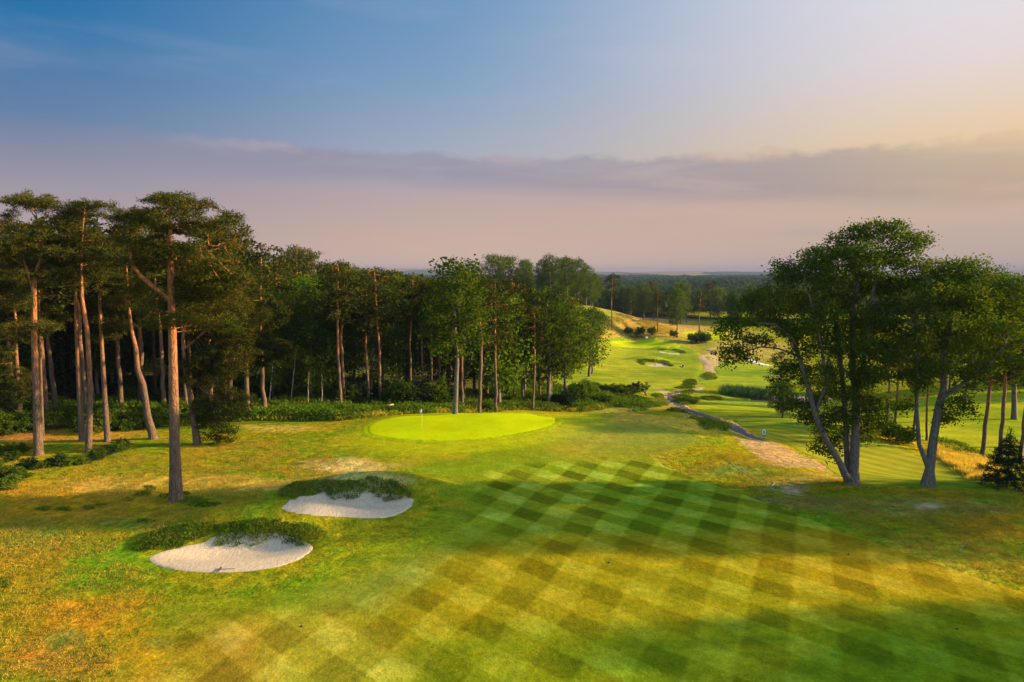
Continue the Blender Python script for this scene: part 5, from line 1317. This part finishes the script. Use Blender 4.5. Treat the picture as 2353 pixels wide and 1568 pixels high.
pr_ = empty('person', b, math.radians(150)); tag(pr_, 'golfer in a dark top and shorts walking on the far fairway right of the bunker', 'person')
skin_body('body', J, E, RD, [M_SKIN, M_NAVY, M_TAN, M_SHOE], cutf, pr_)
mb = MB(); mb.ball((0, -.01, 1.71), .105, 12, 8, (1, 1.05, .75)); mb.tube([(0, -.05, 1.70), (0, -.19, 1.685)], [.08, .06], 10); mb.build('cap', M_NAVY, pr_)
mb = MB(); mb.ball((-.035, -.118, 1.655), .013); mb.ball((.035, -.118, 1.655), .013); mb.ball((0, -.13, 1.625), .018); mb.build('face', M_SKIN, pr_)
def golf_bag(loc, rot, mbag, label, grp=None, stand=False):
    r = empty('golf_bag', loc); r.rotation_euler = rot; tag(r, label, 'golf bag', grp)
    mb = MB(); mb.tube([(0, 0, 0), (0, 0, .05), (0, 0, .45), (0, 0, .80), (0, 0, .86)], [.12, .135, .13, .14, .15], 12); mb.box((0, -.13, .3), (.16, .1, .34)); mb.build('bag', mbag, r)
    for k in range(6):
        a = k * 1.05; x, y = .07 * math.cos(a), .07 * math.sin(a); L = 1.0 + .04 * k
        mb = MB(); mb.tube([(x, y, .6), (x * 1.2, y * 1.2, L)], .008, 5); mb.ball((x * 1.2 + .03, y * 1.2, L + .01), .045, 8, 6, (1.2, .7, .7)); mb.build('golf_club', M_STEEL, r)
    mb = MB(); mb.tube([(.12, 0, .75), (.26, .02, .6), (.26, .02, .4), (.12, 0, .25)], .018, 6); mb.build('strap', mbag, r)
    if stand:
        for s_ in (-1, 1):
            mb = MB(); mb.tube([(.05 * s_, .13, .75), (.25 * s_, .42, .02)], .012, 6); mb.build('stand_leg', M_STEEL, r)
M_STEEL = plain('steel', (.5, .5, .5), .3, .5, .05, metal=.9)
M_BAGB = plain('black_bag', (.012, .012, .014), .6, .3, .1); M_BAGW = plain('white_bag', (.72, .72, .74), .6, .3, .08)
golf_bag((b[0] - .30, b[1] + .12, b[2] + .72), (.3, -1.05, 0), M_BAGB, 'black golf bag slung across the back of the walking golfer')
b = G(*C4(644, 678))
golf_bag((b[0], b[1], b[2] + .03), (-.25, .1, .4), M_BAGW, 'white golf bag on its stand behind the far green', None, True)
golf_bag((b[0] + .75, b[1] + .2, b[2] + .03), (-.3, -.35, -.3), M_BAGW, 'second white golf bag leaning right beside the first behind the far green', None, True)
# ------------------------------------------------------------------ sky and sun
SUN_AZ, SUN_EL = 84.0, 15.0
EXPO = 2.2
world = bpy.data.worlds.new('World'); scene.world = world; world.use_nodes = True
wt = world.node_tree; wt.nodes.clear(); nt = NT(wt)
tcw = nt.n.new('ShaderNodeTexCoord').outputs['Generated']
nrm = nt.n.new('ShaderNodeVectorMath'); nrm.operation = 'NORMALIZE'; nt.l.new(tcw, nrm.inputs[0])
sp = nt.n.new('ShaderNodeSeparateXYZ'); nt.l.new(nrm.outputs[0], sp.inputs[0])
sx, sy, sz = sp.outputs
sky = nt.n.new('ShaderNodeTexSky'); sky.sky_type = 'NISHITA'; sky.sun_disc = False
sky.sun_elevation = R(SUN_EL); sky.sun_rotation = R(SUN_AZ); sky.air_density = 1.2; sky.dust_density = 2.0; sky.ozone_density = 3.0
def srgb(*c):
    return tuple(((v / 255 + .055) / 1.055) ** 2.4 if v > 10 else v / 255 / 12.92 for v in c)
SK = .1
def skyc(*c):
    return tuple(v / (2 ** EXPO) / SK for v in srgb(*c))
az = nt.math('ARCTAN2', sx, sy)
horiz = nt.mapr(az, R(-38), R(40), 0, 1, True)
def vramp(stops):
    rp = nt.n.new('ShaderNodeValToRGB'); nt.l.new(nt.mapr(sz, -.02, .5, 0, 1), rp.inputs[0])
    els = rp.color_ramp.elements
    for i, (p, c) in enumerate(stops):
        p = (p + .02) / .52
        e = els[i] if i < 2 else els.new(p)
        e.position = p; e.color = (*skyc(*c), 1)
    return rp.outputs[0]
left = vramp([(0, (196, 170, 160)), (.05, (184, 162, 162)), (.11, (156, 150, 164)), (.18, (100, 130, 166)), (.27, (40, 116, 170)), (.38, (0, 100, 164))])
mid = vramp([(0, (220, 188, 168)), (.05, (208, 178, 160)), (.10, (192, 170, 168)), (.17, (166, 174, 192)), (.25, (134, 164, 196)), (.38, (98, 148, 192))])
right = vramp([(0, (196, 172, 162)), (.05, (200, 176, 160)), (.10, (214, 184, 160)), (.16, (234, 206, 170)), (.25, (230, 218, 218)), (.38, (226, 228, 238))])
h1 = nt.mapr(az, R(-37), R(0), 0, 1, True); h2 = nt.mapr(az, R(-8), R(36), 0, 1, True)
c = nt.mix(h1, left, mid); c = nt.mix(h2, c, right)
# warm glow low towards the sun
gl = nt.math('MULTIPLY', nt.mapr(az, R(15), R(55), 0, 1, True), nt.math('MULTIPLY', nt.mapr(sz, .04, .13, 0, 1, True), nt.mapr(sz, .15, .26, 1, 0, True)))
c = nt.mix(nt.math('MULTIPLY', gl, .18), c, skyc(248, 210, 150))
# thin bank of cloud above the horizon
cb = nt.n.new('ShaderNodeCombineXYZ'); nt.l.new(nt.math('MULTIPLY', az, 2.6), cb.inputs[0]); nt.l.new(nt.math('MULTIPLY', sz, 17.0), cb.inputs[1])
cn = nt.noise(cb.outputs[0], 1.3, 9, .60, .35)
cb2 = nt.n.new('ShaderNodeCombineXYZ'); nt.l.new(nt.math('MULTIPLY', az, 3.0), cb2.inputs[0]); nt.l.new(nt.math('MULTIPLY', sz, 5.0), cb2.inputs[1])
fine = nt.math('SUBTRACT', nt.noise(cb2.outputs[0], 4.5, 12, .66), .5)
top = nt.math('ADD', nt.mapr(az, R(-40), R(-2), .186, .163), nt.math('MULTIPLY', fine, .046))
dep = nt.math('SUBTRACT', top, sz)
tops = nt.mapr(dep, -.001, .012, 0, 1, True)
cb3 = nt.n.new('ShaderNodeCombineXYZ'); nt.l.new(nt.math('MULTIPLY', az, 3.4), cb3.inputs[0]); nt.l.new(nt.math('MULTIPLY', sz, 24.0), cb3.inputs[1])
cn = nt.noise(cb3.outputs[0], 1.0, 12, .62, .5)
botl = nt.math('ADD', nt.mapr(az, R(-10), R(34), .112, .066), nt.math('MULTIPLY', nt.math('SUBTRACT', cn, .5), .05))
bot = nt.mapr(nt.math('SUBTRACT', sz, botl), -.004, .028, 0, 1, True)
body = nt.math('MULTIPLY', nt.math('MULTIPLY', tops, bot), nt.mapr(cn, .34, .58, .55, 1, True))
body = nt.math('MULTIPLY', body, nt.mapr(az, R(-37), R(-14), .10, 1, True))
ccol = nt.mix(nt.mapr(az, R(8), R(46), 0, 1, True), skyc(146, 141, 160), skyc(146, 142, 124))
body = nt.math('MULTIPLY', body, nt.mapr(az, R(16), R(36), 1, .62, True))
c = nt.mix(nt.math('MULTIPLY', body, .62), c, ccol)
edge = nt.math('MULTIPLY', tops, nt.mapr(dep, .004, .022, 1, 0, True))
edge = nt.math('MULTIPLY', edge, nt.mapr(nt.noise(cb2.outputs[0], 2.2, 6, .6), .48, .62, 0, 1, True))
edge = nt.math('MULTIPLY', edge, nt.mapr(az, R(-30), R(-12), .15, 1, True))
c = nt.mix(nt.math('MULTIPLY', edge, .6), c, nt.mix(h2, skyc(204, 178, 178), skyc(248, 212, 168)))
# lower faint streaks
st2 = nt.math('MULTIPLY', nt.mapr(nt.noise(cb.outputs[0], .9, 8, .6), .5, .66, 0, 1, True), nt.math('MULTIPLY', nt.mapr(sz, .03, .06, 0, 1, True), nt.mapr(sz, .085, .12, 1, 0, True)))
c = nt.mix(nt.math('MULTIPLY', nt.math('MULTIPLY', st2, h2), .3), c, skyc(158, 148, 160))
st3 = nt.math('MULTIPLY', nt.mapr(nt.noise(cb.outputs[0], .6, 6, .55), .46, .7, 0, 1, True), nt.mapr(sz, .17, .24, 0, 1, True))
c = nt.mix(nt.math('MULTIPLY', st3, .15), c, skyc(216, 206, 214))
# overhead and behind, the plain physical sky takes over
back = nt.math('MAXIMUM', nt.mapr(sz, .36, .7, 0, .85, True), nt.mapr(sy, .35, -.2, 0, .85, True))
skb = nt.mix(1.0, sky.outputs[0], (1.3, 1.25, 1.25), 'MULTIPLY')
c = nt.mix(back, c, skb)
bg = nt.n.new('ShaderNodeBackground'); nt.l.new(c, bg.inputs[0]); bg.inputs[1].default_value = SK
wo = nt.n.new('ShaderNodeOutputWorld'); nt.l.new(bg.outputs[0], wo.inputs[0])

ld = bpy.data.lights.new('sun', 'SUN'); ld.energy = 3.7; ld.angle = R(1.0); ld.color = (1.0, .70, .36)
lo = bpy.data.objects.new('sun', ld); col.objects.link(lo)
dirv = Vector((math.sin(R(SUN_AZ)) * math.cos(R(SUN_EL)), math.cos(R(SUN_AZ)) * math.cos(R(SUN_EL)), math.sin(R(SUN_EL))))
lo.rotation_euler = dirv.to_track_quat('Z', 'Y').to_euler(); lo.location = (120, 40, 60)

# ------------------------------------------------------------------ air
HAZE = True
if HAZE:
    mh = bpy.data.materials.new('air'); mh.use_nodes = True; t = mh.node_tree; t.nodes.clear()
    pv_ = t.nodes.new('ShaderNodeVolumePrincipled'); oo = t.nodes.new('ShaderNodeOutputMaterial')
    pv_.inputs['Color'].default_value = (.15, .19, .33, 1); pv_.inputs['Density'].default_value = 1.15e-4; pv_.inputs['Anisotropy'].default_value = 0.0
    t.links.new(pv_.outputs[0], oo.inputs['Volume'])
    mb = MB(); mb.box((0, 0, 20), (17400, 17400, 110)); hz = mb.build('haze', mh, smooth=False); tag(hz, kind='stuff')

scene.view_settings.view_transform = 'Standard'; scene.view_settings.look = 'None'
scene.view_settings.exposure = EXPO; scene.view_settings.gamma = 1.0
scene.render.engine = 'CYCLES'
cy = scene.cycles
cy.max_bounces = 5; cy.diffuse_bounces = 2; cy.glossy_bounces = 2; cy.transmission_bounces = 3; cy.transparent_max_bounces = 4; cy.volume_bounces = 0
cy.use_denoising = True; cy.use_adaptive_sampling = True; cy.adaptive_threshold = .01
cy.sample_clamp_indirect = 4; cy.caustics_reflective = False; cy.caustics_refractive = False
